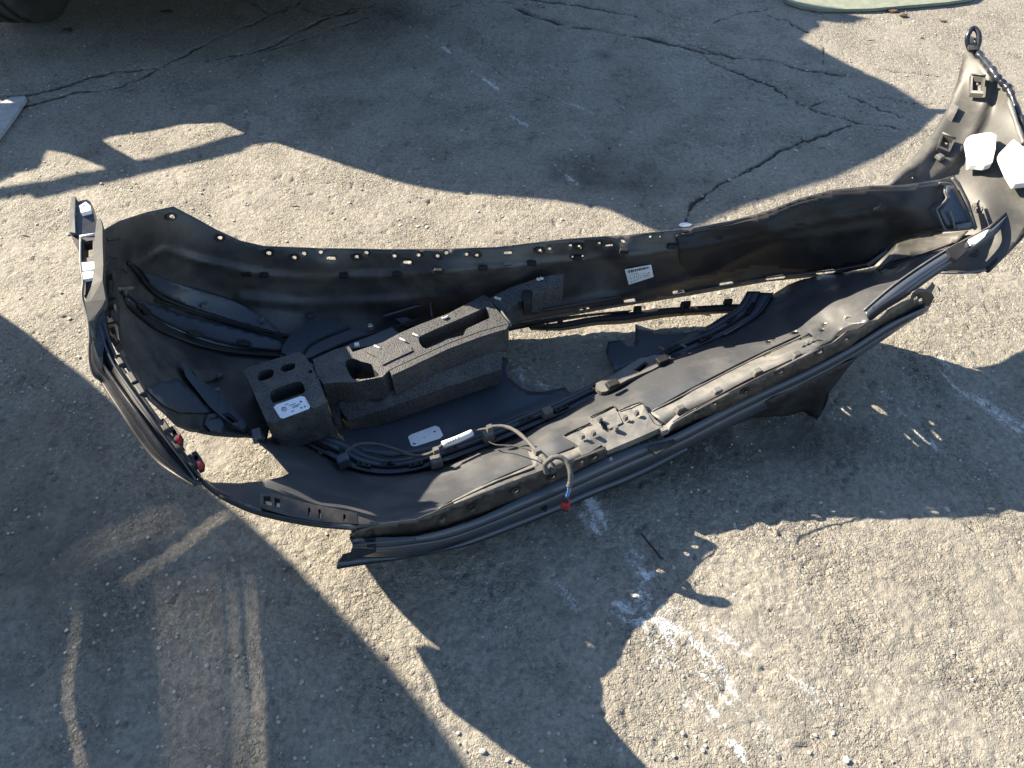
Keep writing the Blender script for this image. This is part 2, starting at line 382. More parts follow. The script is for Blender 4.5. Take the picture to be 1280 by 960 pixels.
    n1 = noise(N, L, tc, 2.2, 5); n2 = noise(N, L, tc, 90, 7, 0.8); vo = N.new('ShaderNodeTexVoronoi'); vo.inputs['Scale'].default_value = 105; L.new(tc, vo.inputs[0])
    n0 = noise(N, L, tc, 9, 6, 0.7)
    c = mixc(N, L, ramp(N, L, n2.outputs[0], [(0.38, 0.0), (0.60, 1.0)]).outputs[0], (0.15, 0.139, 0.117), (0.29, 0.266, 0.222))
    c = mixc(N, L, ramp(N, L, n1.outputs[0], [(0.4, 0.0), (0.62, 0.5)]).outputs[0], c, (0.20, 0.182, 0.15))
    c = mixc(N, L, ramp(N, L, n0.outputs[0], [(0.5, 0.0), (0.7, 0.45)]).outputs[0], c, (0.10, 0.095, 0.085))
    sp = N.new('ShaderNodeSeparateColor'); L.new(vo.outputs['Color'], sp.inputs[0])
    c = mixc(N, L, ramp(N, L, sp.outputs[0], [(0.80, 0.0), (0.9, 0.25)]).outputs[0], c, (0.33, 0.30, 0.255))
    c = mixc(N, L, ramp(N, L, sp.outputs[1], [(0.84, 0.0), (0.9, 0.3)]).outputs[0], c, (0.08, 0.075, 0.07))
    def att(nm):
        a = N.new('ShaderNodeAttribute'); a.attribute_name = nm; return a.outputs['Fac']
    c = mixc(N, L, ramp(N, L, att('dark_patch'), [(0.0, 0.0), (1.0, 0.85)]).outputs[0], c, (0.035, 0.033, 0.03))
    wn = noise(N, L, tc, 170, 5, 0.8); wm = N.new('ShaderNodeMath'); wm.operation = 'MULTIPLY_ADD'; L.new(wn.outputs[0], wm.inputs[0]); wm.inputs[1].default_value = 3.2; wm.inputs[2].default_value = -1.95
    wa = N.new('ShaderNodeMath'); wa.operation = 'ADD'; L.new(wm.outputs[0], wa.inputs[0]); L.new(att('white'), wa.inputs[1])
    c = mixc(N, L, ramp(N, L, wa.outputs[0], [(0.3, 0.0), (1.1, 0.85)]).outputs[0], c, (0.66, 0.67, 0.68))
    c = mixc(N, L, ramp(N, L, att('crack'), [(0.25, 0.0), (0.8, 0.9)]).outputs[0], c, (0.02, 0.019, 0.017))
    L.new(c, B.inputs['Base Color']); B.inputs['Roughness'].default_value = 0.85; B.inputs['Specular IOR Level'].default_value = 0.3
    n3 = noise(N, L, tc, 420, 5, 0.7); b1 = N.new('ShaderNodeBump'); b1.inputs['Strength'].default_value = 0.8; b1.inputs['Distance'].default_value = 0.002; L.new(n3.outputs[0], b1.inputs['Height'])
    last = b1.outputs[0]
    patch = ramp(N, L, noise(N, L, tc, 5.5, 4).outputs[0], [(0.38, 0.3), (0.62, 1.0)]).outputs[0]
    wob = noise(N, L, tc, 70, 2); wv_ = N.new('ShaderNodeVectorMath'); wv_.operation = 'MULTIPLY_ADD'; L.new(wob.outputs['Color'], wv_.inputs[0]); wv_.inputs[1].default_value = (.008, .008, .008); L.new(tc, wv_.inputs[2])
    for sc_, dist in ((240, .0035), (105, .0042)):                      # angular stones standing proud of the binder
        ve = N.new('ShaderNodeTexVoronoi'); ve.feature = 'DISTANCE_TO_EDGE'; ve.inputs['Scale'].default_value = sc_; L.new(wv_.outputs[0], ve.inputs[0])
        vc = vo if sc_ == 105 else N.new('ShaderNodeTexVoronoi'); vc.inputs['Scale'].default_value = sc_; L.new(wv_.outputs[0], vc.inputs[0])
        sc2 = N.new('ShaderNodeSeparateColor'); L.new(vc.outputs['Color'], sc2.inputs[0])
        mu = N.new('ShaderNodeMath'); mu.operation = 'MULTIPLY'; L.new(ramp(N, L, ve.outputs['Distance'], [(0.0, 0.35), (0.28, 1.0)]).outputs[0], mu.inputs[0])
        L.new(ramp(N, L, sc2.outputs[0], [(0.05, 0.1), (1.0, 1.0)]).outputs[0], mu.inputs[1])
        b2 = N.new('ShaderNodeBump'); L.new(patch, b2.inputs['Strength']); b2.inputs['Distance'].default_value = dist; L.new(mu.outputs[0], b2.inputs['Height']); L.new(last, b2.inputs['Normal']); last = b2.outputs[0]
    L.new(b2.outputs[0], B.inputs['Normal'])
    me.materials.append(m); o = bpy.data.objects.new('ground', me); COL.objects.link(o); o['kind'] = 'structure'
ground()

# ------------------------------------------------------------------ PARKED CAR (mostly out of the picture) and unseen things added to shape the shade
def shadow_to_plane_y(px, py, Y0):       # where on the plane y = Y0 the ray of sun that ends at this ground point passes
    g = P(px, py); k = (Y0 - g.y) / -math.sin(R(SUN_AZ)); return (g.x - k * math.cos(R(SUN_AZ)), Y0, k * math.tan(R(SUN_EL)))
def shadow_to_plane_x(px, py, X0):
    g = P(px, py); k = (g.x - X0) / math.cos(R(SUN_AZ)); return (X0, g.y - k * math.sin(R(SUN_AZ)), k * math.tan(R(SUN_EL)))
def panel(name, pts2, mk, th_vec, m, parent, holes=()):
    """flat panel with cut openings: pts2 in the panel's own plane, mk(u, v) -> world"""
    loops = [list(pts2)] + [list(h) for h in holes]; pts = []; fc = []
    for lp in loops: b = len(pts); pts += lp; fc.append(list(range(b, b + len(lp))))
    v, e, f, *_ = delaunay_2d_cdt([Vector(p) for p in pts], [], fc, 1, 1e-5)
    v = [tuple(p) for p in v]; keep = []
    for t in f:
        cc = np.array([v[i] for i in t]).mean(0)
        if inside(cc, loops[0])[0] and not any(inside(cc, h)[0] for h in loops[1:]): keep.append(list(t))
    A = [Vector(mk(*p)) for p in v]; n = len(A); Bk = [p + Vector(th_vec) for p in A]; es = {}
    for t in keep:
        for a, b in zip(t, t[1:] + t[:1]): es[(a, b)] = 1
    fs = keep + [[i + n for i in t[::-1]] for t in keep] + [[b, a, a + n, b + n] for (a, b) in es if (b, a) not in es]
    return link(name, A + Bk, fs, m, parent)
def wheel(x, y, r, wd, axis, parent):
    V = []; Fc = []; prof = [(-.5, .62), (-.5, .9), (-.44, .985), (-.30, 1.0), (-.29, .965), (-.22, .965), (-.21, 1.0), (-.08, 1.0), (-.07, .965), (0.07, .965), (.08, 1.0), (.21, 1.0), (.22, .965), (.29, .965), (.30, 1.0), (.44, .985), (.5, .9), (.5, .62)]
    seg = 48
    for i in range(seg):
        a = 2 * math.pi * i / seg
        for (u, q) in prof:
            q2 = q - (0.02 if (i % 2 and abs(u) > 0.28 and q > .95) else 0)
            p = (x + u * wd, y + math.cos(a) * q2 * r, r + math.sin(a) * q2 * r) if axis == 'x' else (x + math.cos(a) * q2 * r, y + u * wd, r + math.sin(a) * q2 * r)
            V.append(p)
    k = len(prof)
    for i in range(seg):
        for j in range(k - 1): Fc.append((i * k + j, i * k + j + 1, ((i + 1) % seg) * k + j + 1, ((i + 1) % seg) * k + j))
    t = link('tyre', V, Fc, M['rubber'], parent)
    V2 = []; F2 = []
    for s_ in (-.3, .3):
        for i in range(seg):
            a = 2 * math.pi * i / seg; V2.append((x + s_ * wd, y + math.cos(a) * .64 * r, r + math.sin(a) * .64 * r) if axis == 'x' else (x + math.cos(a) * .64 * r, y + s_ * wd, r + math.sin(a) * .64 * r))
    F2 = [list(range(seg)), list(range(seg, 2 * seg))[::-1]] + [(i, (i + 1) % seg, seg + (i + 1) % seg, seg + i) for i in range(seg)]
    link('rim', V2, F2, M['steel'], parent)
def hull(name, prof, x0, x1, m, parent, inset=0.0):
    """car body: side profile (y, z) swept across x"""
    n = len(prof); V = [(x0 + inset * (z > .8), y, z) for y, z in prof] + [(x1 - inset * (z > .8), y, z) for y, z in prof]
    return link(name, V, [list(range(n))[::-1], list(range(n, 2 * n))] + [(i, (i + 1) % n, n + (i + 1) % n, n + i) for i in range(n)], m, parent)
car = empty('parked_car', (-1.1, 5.0, 0), 'dark parked car at the top edge, its tyre and shaded underside above the cracked asphalt', 'car')
CY = 2.75
hull('body', [(CY + .10, .27), (CY, .31), (CY + .02, .36), (CY + .45, .66), (CY + 1.1, .84), (CY + 2.6, .86), (6.9, .84), (7.0, .5), (6.9, .24)], -2.12, -.36, M['carpaint'], car)
link('bumper', *wbox((-1.24, CY + .05, .32), (1.74, .10, .10)), M['liner'], car)
g0 = P(58, 30)
wheel(-1.93, g0.y + .08, .32, .215, 'x', car); wheel(-.52, g0.y + .55, .32, .215, 'x', car); wheel(-1.97, 6.1, .32, .215, 'x', car); wheel(-.52, 6.1, .32, .215, 'x', car)
# added panel, outline and openings traced from the large shade across the yard
sh = [(-400,330),(-60,262),(0,235),(60,222),(98,214),(134,212),(128,206),(100,196),(60,186),(52,192),(54,204),(0,222),(-400,300)]
outline = [(-500,330),(-60,262),(0,250),(36,242),(44,249),(130,228),(225,206),(300,190),(318,181),(345,179),(380,190),(440,210),(500,228),(560,240),(640,246),(700,252),(760,262),(805,282),(830,292),(868,286),(905,268),(960,250),(1040,225),(1100,196),(1150,166),(1172,142),(1120,112),(1060,98),(900,90),(300,90),(-500,90)]
hl1 = [(118,177),(140,170),(200,160),(252,147),(264,147),(312,169),(280,176),(230,190),(180,203),(165,205),(140,192)]
hl2 = [(-500,300),(-60,240),(0,228),(20,216),(48,210),(53,196),(60,188),(78,190),(100,197),(133,210),(128,215),(90,222),(60,230),(0,240),(-60,252),(-500,318)]
def topl(pts): return [(lambda q: (q[0], q[2]))(shadow_to_plane_y(a, b, CY + .09)) for a, b in pts]
cast_panel = panel('shade_panel', topl(outline), lambda u, v: (u, CY + .09, max(v, .40)), (0, .03, 0), M['carpaint'], car, [topl(hl1), topl(hl2)])
cast_panel['label'] = 'added panel with openings, cut to shape the shade'
rp = [(1172,142),(1120,108),(1060,80),(1003,50),(1015,40),(1028,33),(1025,26),(1065,30),(1088,24),(1060,18),(1028,14),(1000,8),(984,-2)]
rp = [(lambda q: (q[1], q[2]))(shadow_to_plane_x(a, b, -.36)) for a, b in rp]
sp = panel('side_panel', [(CY + .1, .5)] + rp + [(6.6, rp[-1][1]), (6.6, .5)], lambda u, v: (-.36, u, v), (-.03, 0, 0), M['carpaint'], car)  # outline traced back from the edge of the shade it throws
tr = empty('shade_box', (-3.2, 4.2, 0), 'unseen grey box on wheels, added left of the parked car for its shade', 'shade_caster')  # unseen box, added only to shade the ground at the top left
panel('side_panel', [(3.03,.12),(3.07,.72),(3.30,.92),(5.6,.95),(5.6,.12)], lambda u, v: (-2.62, u, v), (-.04, 0, 0), M['caster_grey'], tr)
link('bed', *wbox((-3.1, 4.3, .3), (.9, 2.5, .08)), M['liner'], tr); wheel(-3.0, 4.5, .26, .16, 'x', tr); wheel(-3.6, 4.5, .26, .16, 'x', tr)
tp = empty('slit_light_mask', (-2.15, 1.0, 0), 'unseen grey sheet with slits on poles, added left of the yard to shape the light', 'light_mask')  # unseen sheet, added so its edge and slits shape shade and light arcs
XV = -2.15
edge = [(-120,318),(-40,365),(0,392),(40,420),(75,448),(110,474),(160,518),(205,562),(250,602),(304,646),(340,678),(375,712),(430,768),(480,822),(517,863),(555,911),(589,962),(612,990),(700,996),(850,1002),(1000,1015)]
tx = lambda a, b: (lambda q: (q[1], q[2]))(shadow_to_plane_x(a, b, XV))
pe = [tx(a, b) for a, b in edge]
prof = [(pe[0][0], .32)] + pe + [(1.3, pe[-1][1] + .15), (-1.9, 2.3), (-1.9, .32)]
slits = []
def slit(pts, w0, w1, n=1, gap=0):
    for k in range(n):
        c = crom(pts, 5); L_ = len(c); lo, hi = [], []
        for m_, (x, y) in enumerate(c):
            a = c[max(m_ - 1, 0)]; b = c[min(m_ + 1, L_ - 1)]; d = np.array([b[0] - a[0], b[1] - a[1]]); d = d / np.hypot(*d); nrm = np.array([-d[1], d[0]])
            t = m_ / (L_ - 1); wd = (w0 + (w1 - w0) * t) * (.25 + .75 * math.sin(math.pi * min(1, max(.08, t * 1.2 + .05))) ** .5 if t < .5 else 1) / 2
            p = np.array([x, y]) + nrm * k * gap; lo.append(tx(*(p - nrm * wd))); hi.append(tx(*(p + nrm * wd)))
        slits.append(lo + hi[::-1])
slit([(288,640),(262,652),(235,670),(205,692),(175,714),(155,730)], 5.0, 2.5)                       # slits cut in the shape of the light arcs on the ground
slit([(232,655),(195,668),(155,684),(118,704),(88,728)], 1.5, 1.4, 4, 9)
slit([(98,752),(92,790),(86,840),(88,890),(98,940),(110,1000)], 3.6, 6.0)
slit([(82,760),(74,800),(70,850),(72,900),(80,990)], 1.8, 1.6, 2, 9)
slit([(305,705),(312,740),(316,780),(318,830),(319,880),(322,1010)], 2.5, 8.0)
slit([(284,700),(288,740),(292,790),(295,840),(297,900),(300,1010)], 2.5, 5.5)
slit([(266,710),(268,760),(272,810),(276,870),(282,1000)], 3.2, 3.0, 6, 14)
panel('light_mask', prof, lambda u, v: (XV, u, v), (-.003, 0, 0), M['caster_grey'], tp, slits)
for yy, hh in ((1.15, 2.1), (-.3, 2.2), (-1.85, 2.3)): tube('pole', [(XV - .03, yy, 0), (XV - .03, yy, hh)], .02, M['steel'], tp, 1, 8, world=True)

# ------------------------------------------------------------------ BUMPER COVER
bc = empty('bumper_cover', tuple(P(640, 470, 0)), 'large black plastic car bumper cover lying face down on the asphalt with both ends raised', 'bumper')
top_edge = [(124,291),(150,276),(185,265),(217,258),(240,270),(270,287),(300,301),(330,308),(400,310),(480,312),(560,311),(620,309),(700,300),(780,294),(860,286),(915,276),(960,263),(1000,248),(1040,237),(1090,232),(1130,231)]
low_edge = [(1120,305),(1108,318),(1092,333),(1040,344),(960,352),(860,370),(760,386),(700,397),(640,409)]
skin_pts = [(217,258,.42),(124,291,.53),(128,340,.51),(132,400,.48),(152,455,.43),(182,505,.375),(213,522,.31),(262,541,.20),(332,549,.13),(300,470,.12),(250,440,.17),(200,400,.24),(165,360,.35),(170,320,.40),
 (210,300,.37),(300,380,.165),(350,440,.10),(430,455,.06),(400,400,.09),(400,355,.19),(300,335,.26),(300,303,.32),(340,310,.30),(400,311,.288),(400,330,.26),(560,312,.28),(560,335,.245),(560,370,.15),(560,418,.02),
 (500,430,.03),(640,309,.276),(640,330,.24),(640,370,.13),(640,409,.02),(700,397,.03),(700,300,.275),(760,386,.046),(760,340,.155),(780,296,.28),(780,318,.245),(860,286,.29),(860,308,.255),(860,330,.18),(860,370,.05),
 (960,263,.33),(960,285,.30),(960,310,.215),(960,352,.09),(1040,237,.37),(1040,260,.34),(1040,300,.24),(1040,344,.14),(1130,231,.385),(1130,262,.35),(1120,303,.24),(1095,333,.19),(1190,222,.36),(1222,286,.29),(1170,290,.28)]
Zs = rbf(skin_pts, 1e-3)
zs = ridge(Zs, [(126,345),(175,330),(205,312),(245,325),(300,338),(345,346),(400,348),(480,345),(560,339),(640,333),(720,326),(800,318),(880,308),(960,292),(1030,275),(1100,262)], 0.007, 4)
zs = ridge(zs, [(300,373),(380,380),(470,378),(560,372)], 0.006, 6)
zs = ridge(zs, [(640,395),(760,372),(850,352),(895,338),(930,318),(975,300),(1040,292),(1100,282)], 0.006, 5)
zs = ridge(zs, [(880,322),(940,298),(1000,282),(1085,262)], -0.003, 7)
zs = ridge(zs, [(145,380),(165,405),(210,430),(260,450)], 0.004, 7)
zs = ridge(zs, [(175,445),(215,438),(250,470)], 0.006, 9)
outl = top_edge + [(1175,224),(1192,219),(1200,228),(1212,252),(1222,285),(1205,288),(1180,290),(1150,294)] + low_edge + \
 [(560,425),(500,440),(430,470),(380,495),(350,515),(338,530),(334,549),(300,545),(262,541),(232,533),(214,523),(188,500),(160,460),(146,430),(134,400),(128,350)]
h_ = []
for x, y, r in [(215,270,3.3),(275,297,3),(336,316,3.4),(368,322,2.6),(380,317,2.8),(401,315,2.6),(446,321,2.4),(458,316,2.6),(493,320,2.6),(523,319,2.6),(547,320,2.4),(558,316,2.4),(583,318,2.4),(596,319,2.2),(675,313,2.0),(687,311,2.2),(713,307,2.0),(724,308,1.8),(749,304,1.8),(778,301,1.8),(813,296,1.8),(825,296,1.3),(890,288,1.6),(901,288,1.4),(727,388,2.2),(735,386,2.0),(609,335,1.2),(597,336,1.2),(716,321,1.4),(728,320,1.4),(541,338.5,1.2),(553,338.5,1.2)]: h_.append(ell(x, y, r, r * .85))
for x, y, a, b, g in [(414,323,5.6,2,2),(509,328,5.2,2,1),(635,316,5,1.6,-2),(761,307,4.8,1.3,-6),(857,293,4.8,1.2,-3),(787,376,7,2,-9),(848,365,7,2,-10),(908,355,8.5,2.2,-8),(969,347,12.5,2.4,-8),(1032,340,12,2.4,-8),(634,332,5,.7,-4)]: h_.append(slot(x, y, a, b, g))
skin = sheet('inner_skin', outl, zs, M['skin'], bc, holes=h_, grid=5)
def on(zf, dz): return lambda q: zf(q) + dz
# deep black liner part to the right with its raised end bracket
lin = [(845,294),(915,281),(960,268),(1000,253),(1040,242),(1090,237),(1130,236),(1172,229),(1190,224),(1197,232),(1208,253),(1217,280),(1180,285),(1150,289),(1118,300),(1105,312),(1090,326),(1040,336),(1000,341),(950,334),(905,345),(870,350),(850,330)]
sheet('liner', lin, on(zs, .004), M['liner'], bc, grid=5)
for pl, r in (([(1176,229),(1181,232),(1181,240),(1183,249),(1172,260),(1171,263),(1177,278),(1182,288)], .0028), ([(1187,264),(1191,275),(1194,287)], .003), ([(1190,222),(1199,236),(1209,257),(1217,280),(1219,287)], .0035), ([(1174,229),(1183,229),(1190,231)], .0025), ([(1179,289),(1196,288),(1214,286)], .002)):
    tube('rib', [(x, y, float(zs((x, y))[0]) + .012) for x, y in pl], r, M['bracket'], bc, 4, 6)  # pale plastic stands for the sun on these ridges
sheet('end_pocket', [(1183,232),(1192,231),(1201,246),(1210,262),(1214,280),(1183,284),(1174,262),(1184,250)], on(zs, .008), M['smooth'], bc, grid=5)
sheet('end_tab', [(1195,281),(1214,277),(1217,286),(1197,288)], on(zs, .014), M['bracket'], bc, grid=5)
# raised collars round some of the fixing holes, and guide clips on the ridge
for x, y in [(215,271),(275,298),(336,317),(368,322.5),(446,322),(547,320.5),(596,319),(675,313.5),(724,308.5)]:
    cx, cy = x, y; v, f = tri(ell(cx, cy, 7, 4.2, n=14), [ell(cx, cy, 3.6, 2.9, n=10)], 9)
    link('collar', PN(v, zs(v) + .0035), f, M['liner'], bc, False, .003)
for x, y in [(308,343),(330,345),(430,346),(496,344),(548,340),(604,336),(665,330),(722,323),(780,315),(840,309),(898,298),(1000,283)]:
    boxat('guide_clip', x, y - 1, float(zs((x, y))[0]) + .004, (.022, .010, .012), -3, M['liner'], bc)
for x, y, a in [(700,404,-8),(850,366,-9)]: boxat('edge_tab', x, y, .035, (.016, .006, .02), a, M['skin'], bc)
# thin ribs running along the lower edge of the far wall
tube('edge_rib', [(640,404,.062),(700,393,.062),(780,380,.064),(860,365,.068),(960,347,.105),(1040,338,.158),(1095,328,.205)], .0022, M['smooth'], bc, 4, 6)
tube('edge_rib', [(640,394,.085),(700,384,.085),(780,370,.085),(860,356,.09),(950,338,.125),(1040,328,.175)], .0018, M['smooth'], bc, 4, 6)

# trim strips and grooves inside the left wing
sheet('trim_insert', crom([(178,342),(200,347),(245,362),(290,376),(325,394),(348,412),(352,421),(320,410),(280,398),(235,382),(205,368),(190,357)], 3, True), on(zs, .006), M['smooth'], bc, grid=5)
sheet('trim_insert', crom([(160,372),(185,378),(225,392),(270,404),(320,416),(352,426),(350,438),(310,436),(270,430),(225,414),(190,396),(168,382)], 3, True), on(zs, .004), M['smooth'], bc, grid=5)
for pl, r in (([(160,329),(172,341),(184,357),(200,371),(232,384),(270,396),(310,408),(366,422)], .0045), ([(163,328),(176,338),(186,352)], .003), ([(194,375),(240,390),(280,402),(335,418),(362,428)], .0025),
              ([(156,371),(160,381),(170,391),(190,407),(220,421),(255,433),(300,441),(350,445)], .005), ([(160,369),(175,382),(200,399),(235,414),(270,425),(310,434),(352,438)], .003)):
    tube('trim_strip', [(x, y, float(zs((x, y))[0]) + .007) for x, y in pl], r, M['liner'], bc, 5, 6)
for x, y in [(178,383),(184,389),(245,416),(305,428)]:
    sheet('retaining_clip', ell(x, y, 10 if x > 200 else 6, 4, 25 if x < 200 else 8, 8), on(zs, .014), M['liner'], bc, grid=6, smooth=False)
for x, y, s_ in [(256,382,.016),(327,400,.014),(389,395,.018)]:
    boxat('clip_tab', x, y, float(zs((x, y))[0]) + .012, (s_, s_ * .8, .008), 15, M['bracket' if x < 380 else 'smooth'], bc)
tube('locating_pin', [(x, y, float(zs((x, y))[0]) + .03) for x, y in [(147,361),(157,361),(166,360)]], .0038, M['bracket'], bc, 2, 8)
tube('locating_pin', [(156,369,float(zs((156,369))[0])),(156,363,float(zs((156,363))[0]) + .028)], .0045, M['bracket'], bc, 2, 8)
for pl in ([(137,345),(150,336),(158,340)], [(132,332),(137,322),(146,322)], [(135,300),(150,298)]):
    tube('moulded_rib', [(x, y, float(zs((x, y))[0]) + .002) for x, y in pl], .0022, M['skin'], bc, 3, 6)

# bracket with fastener boxes along the left wing edge
zr = rbf([(90,248,.57),(112,250,.565),(122,290,.55),(100,300,.55),(104,350,.53),(125,350,.53),(130,400,.50),(108,420,.49),(135,440,.465),(112,460,.445),(150,455,.46),(140,500,.43),(185,512,.445),(180,550,.42),(225,560,.415),(220,590,.40),(250,592,.385),(245,612,.375),(290,626,.37),(330,640,.375)], 1e-4)
block('fender_bracket', [(90,247),(94,246),(97,252),(108,249),(113,252),(121,285),(121,293),(104,295),(99,302),(97,296),(88,291)], zr, M['paint'], bc, .02)
block('bracket_lip', [(89,246),(94,245),(93,270),(94,291),(87,290),(87,268)], on(zr, .004), M['bracket'], bc, .022)
block('latch_tab', [(99,257),(107,252),(113,257),(113,263),(101,266)], on(zr, .006), M['sticker'], bc, .008, holes=[ell(105,257.5,2.2,1.2,-15,6)])
block('bracket_web', [(87,291),(99,300),(100,318),(94,306)], on(zr, -.002), M['liner'], bc, .02)
block('edge_box', [(101,296),(119,292),(119,326),(117,328),(102,326)], on(zr, .002), M['flange'], bc, .02, holes=[[(105,302),(116,300),(116,322),(105,322)]])
tube('edge_bead', [(100,296,.552),(119,293,.552)], .0028, M['sticker'], bc, 2, 6)
tube('edge_bead', [(x, y, float(zr((x, y))[0]) + .004) for x, y in [(101,297),(101,330),(104,352),(103,372),(111,402),(113,430)]], .0025, M['bracket'], bc, 4, 6)
for q in ([(102,328),(118,327),(118,336),(103,338)], [(103,340),(117,339),(116,347),(104,349)]): block('clip_block', q, on(zr, .006), M['sticker'], bc, .015)
block('edge_box', [(104,350),(117,349),(114,358),(105,370)], on(zr, .001), M['liner'], bc, .02)
block('edge_fin', [(121,274),(125,272),(128,283),(128,300),(129,330),(128,350),(132,374),(128,382),(121,392),(118,400),(118,420),(115,424),(111,402),(106,378),(114,358),(118,340),(117,312),(119,290)], on(zr, .010), M['wing'], bc, .012)
block('edge_fin', [(120,380),(127,377),(131,392),(134,412),(129,440),(128,462),(122,445),(117,430),(118,402)], on(zr, .006), M['paint'], bc, .012)
# inner pockets beside the fin
for q in ([(129,338),(143,337),(144,372),(130,372)], [(131,376),(145,374),(146,400),(133,404)], [(133,406),(146,404),(150,428),(143,434),(135,420)]):
    block('fastener_pocket', q, on(zr, -.006), M['flange'], bc, .016, holes=[[(q[0][0] + 3, q[0][1] + 4), (q[1][0] - 3, q[1][1] + 4), (q[2][0] - 3, q[2][1] - 5), (q[3][0] + 3, q[3][1] - 6)]])
# rim of the left wing: two ribs with dark clips between, down to the lower corner
rim_in = [(130,404),(137,428),(150,456),(172,488),(192,516),(213,545),(232,570),(250,596)]
rim_out = [(119,412),(122,436),(131,458),(152,489),(173,518),(193,546),(214,574),(236,597),(252,605)]
loft('rim_channel', [[(x, y, float(zr((x, y))[0]) + .004) for x, y in rim_in], [(x - 5, y + 4, float(zr((x, y))[0]) - .006) for x, y in rim_in], [(x, y, float(zr((x, y))[0]) - .002) for x, y in rim_out[1:]]], M['liner'], bc)
tube('edge_bead', [(x, y, float(zr((x, y))[0]) + .007) for x, y in rim_in], .0028, M['paint'], bc, 5, 6)
tube('edge_bead', [(x - 5, y + 4, float(zr((x, y))[0]) + .004) for x, y in rim_in], .0022, M['smooth'], bc, 5, 6)
tube('edge_bead', [(x, y, float(zr((x, y))[0]) + .003) for x, y in rim_out], .0035, M['paint'], bc, 5, 6)
# painted outside of the left wing, seen at a shallow angle
outer = [(114,418),(113,448),(118,468),(127,476),(137,492),(157,522),(180,556),(200,579),(225,596),(244,606)]
zout = [.44,.395,.375,.365,.36,.35,.33,.32,.325,.345]
mid = [((x + a) / 2, (y + b) / 2) for (x, y), (a, b) in zip(outer, [(118,430),(122,440),(128,452),(138,468),(150,486),(172,518),(193,547),(212,571),(232,592),(250,604)])]
top_r = [(118,430),(122,440),(128,452),(138,468),(150,486),(172,518),(193,547),(212,571),(232,592),(250,604)]
loft('outer_skin', [[(x, y, float(zr((x, y))[0]) - .004) for x, y in top_r], [(x, y, z * .45 + .55 * (float(zr((x, y))[0]) - .004)) for (x, y), z in zip(mid, zout)],
     [(x, y, z) for (x, y), z in zip(outer, zout)]], M['paint'], bc, crisp=False)
tube('edge_bead', [(x, y, z) for (x, y), z in zip(outer, zout)], .0035, M['skin'], bc, 4, 6)
loft('corner_underside', [[(250,600,.383),(268,615,.372),(292,628,.368),(330,642,.37),(390,654,.353),(446,659,.318)],
     [(254,601,.35),(270,612,.335),(292,621,.33),(330,632,.325),(390,645,.31),(442,652,.285)], [(258,602,.32),(272,609,.30),(294,614,.285),(330,622,.28),(388,634,.265),(438,645,.25)]], M['paint'], bc)
for i, (x, y) in enumerate([(166,474),(176,488),(150,452),(222,556),(206,533),(240,578)]):
    boxat('rim_clip', x, y, float(zr((x, y))[0]) + .004, (.03, .012, .012), -52, M['liner'], bc)
for k, (x, y) in enumerate([(219,543),(246,575)]):
    c = block('corner_clip', [(x - 7, y - 9), (x - 1, y - 12), (x + 6, y - 2), (x + 5, y + 6), (x - 1, y + 8)], float(zr((x, y))[0]) + .008, M['liner'], bc, .02, holes=[ell(x - 1, y - 3, 2.6, 3.6, -20, 8)])
    block('red_insert', ([(x, y + 2), (x + 5, y), (x + 4, y + 6), (x + 1, y + 8)]), float(zr((x, y))[0]) + .013, M['red'], c, .012)

# parts round the opening: lamp carrier behind it
zs2 = on(zs, .008)
sheet('lamp_carrier', [(183,486),(200,478),(225,474),(233,482),(262,506),(267,515),(255,516),(225,515),(205,506)], zs2, M['smooth'], bc, grid=6)
block('carrier_arm', [(226,452),(234,458),(244,470),(262,482),(275,493),(302,520),(309,531),(304,536),(290,530),(276,520),(262,508),(246,488),(232,470)], on(zs, .02), M['smooth'], bc, .014, holes=[[(276,517),(287,516),(298,527),(290,529)]])
block('carrier_box', [(260,518),(276,515),(279,530),(276,538),(262,537),(256,530)], on(zs, .012), M['smooth'], bc, .014, holes=[[(261,522),(272,520),(272,523),(262,525)]])
block('carrier_wing', [(205,516),(222,520),(248,517),(250,530),(254,538),(235,536),(218,529)], on(zs, .004), M['skin'], bc, .01)
tube('carrier_edge', [(230,455,.20),(246,476,.195),(266,500,.18),(288,520,.165),(305,536,.15)], .0022, M['bracket'], bc, 4, 6)
boxat('carrier_lug', 322, 544, .155, (.024, .03, .02), 20, M['smooth'], bc); boxat('carrier_lug', 275, 470, .17, (.014, .012, .012), 20, M['smooth'], bc); boxat('carrier_lug', 272, 488, .175, (.012, .01, .01), 20, M['bracket'], bc)
block('carrier_flap', [(240,462),(275,462),(278,470),(250,478)], on(zs, .012), M['skin'], bc, .006)
tube('opening_lip', [(214,523,.30),(236,535,.25),(264,542,.20),(300,545,.165),(312,543,.155)], .004, M['liner'], bc, 4, 6)

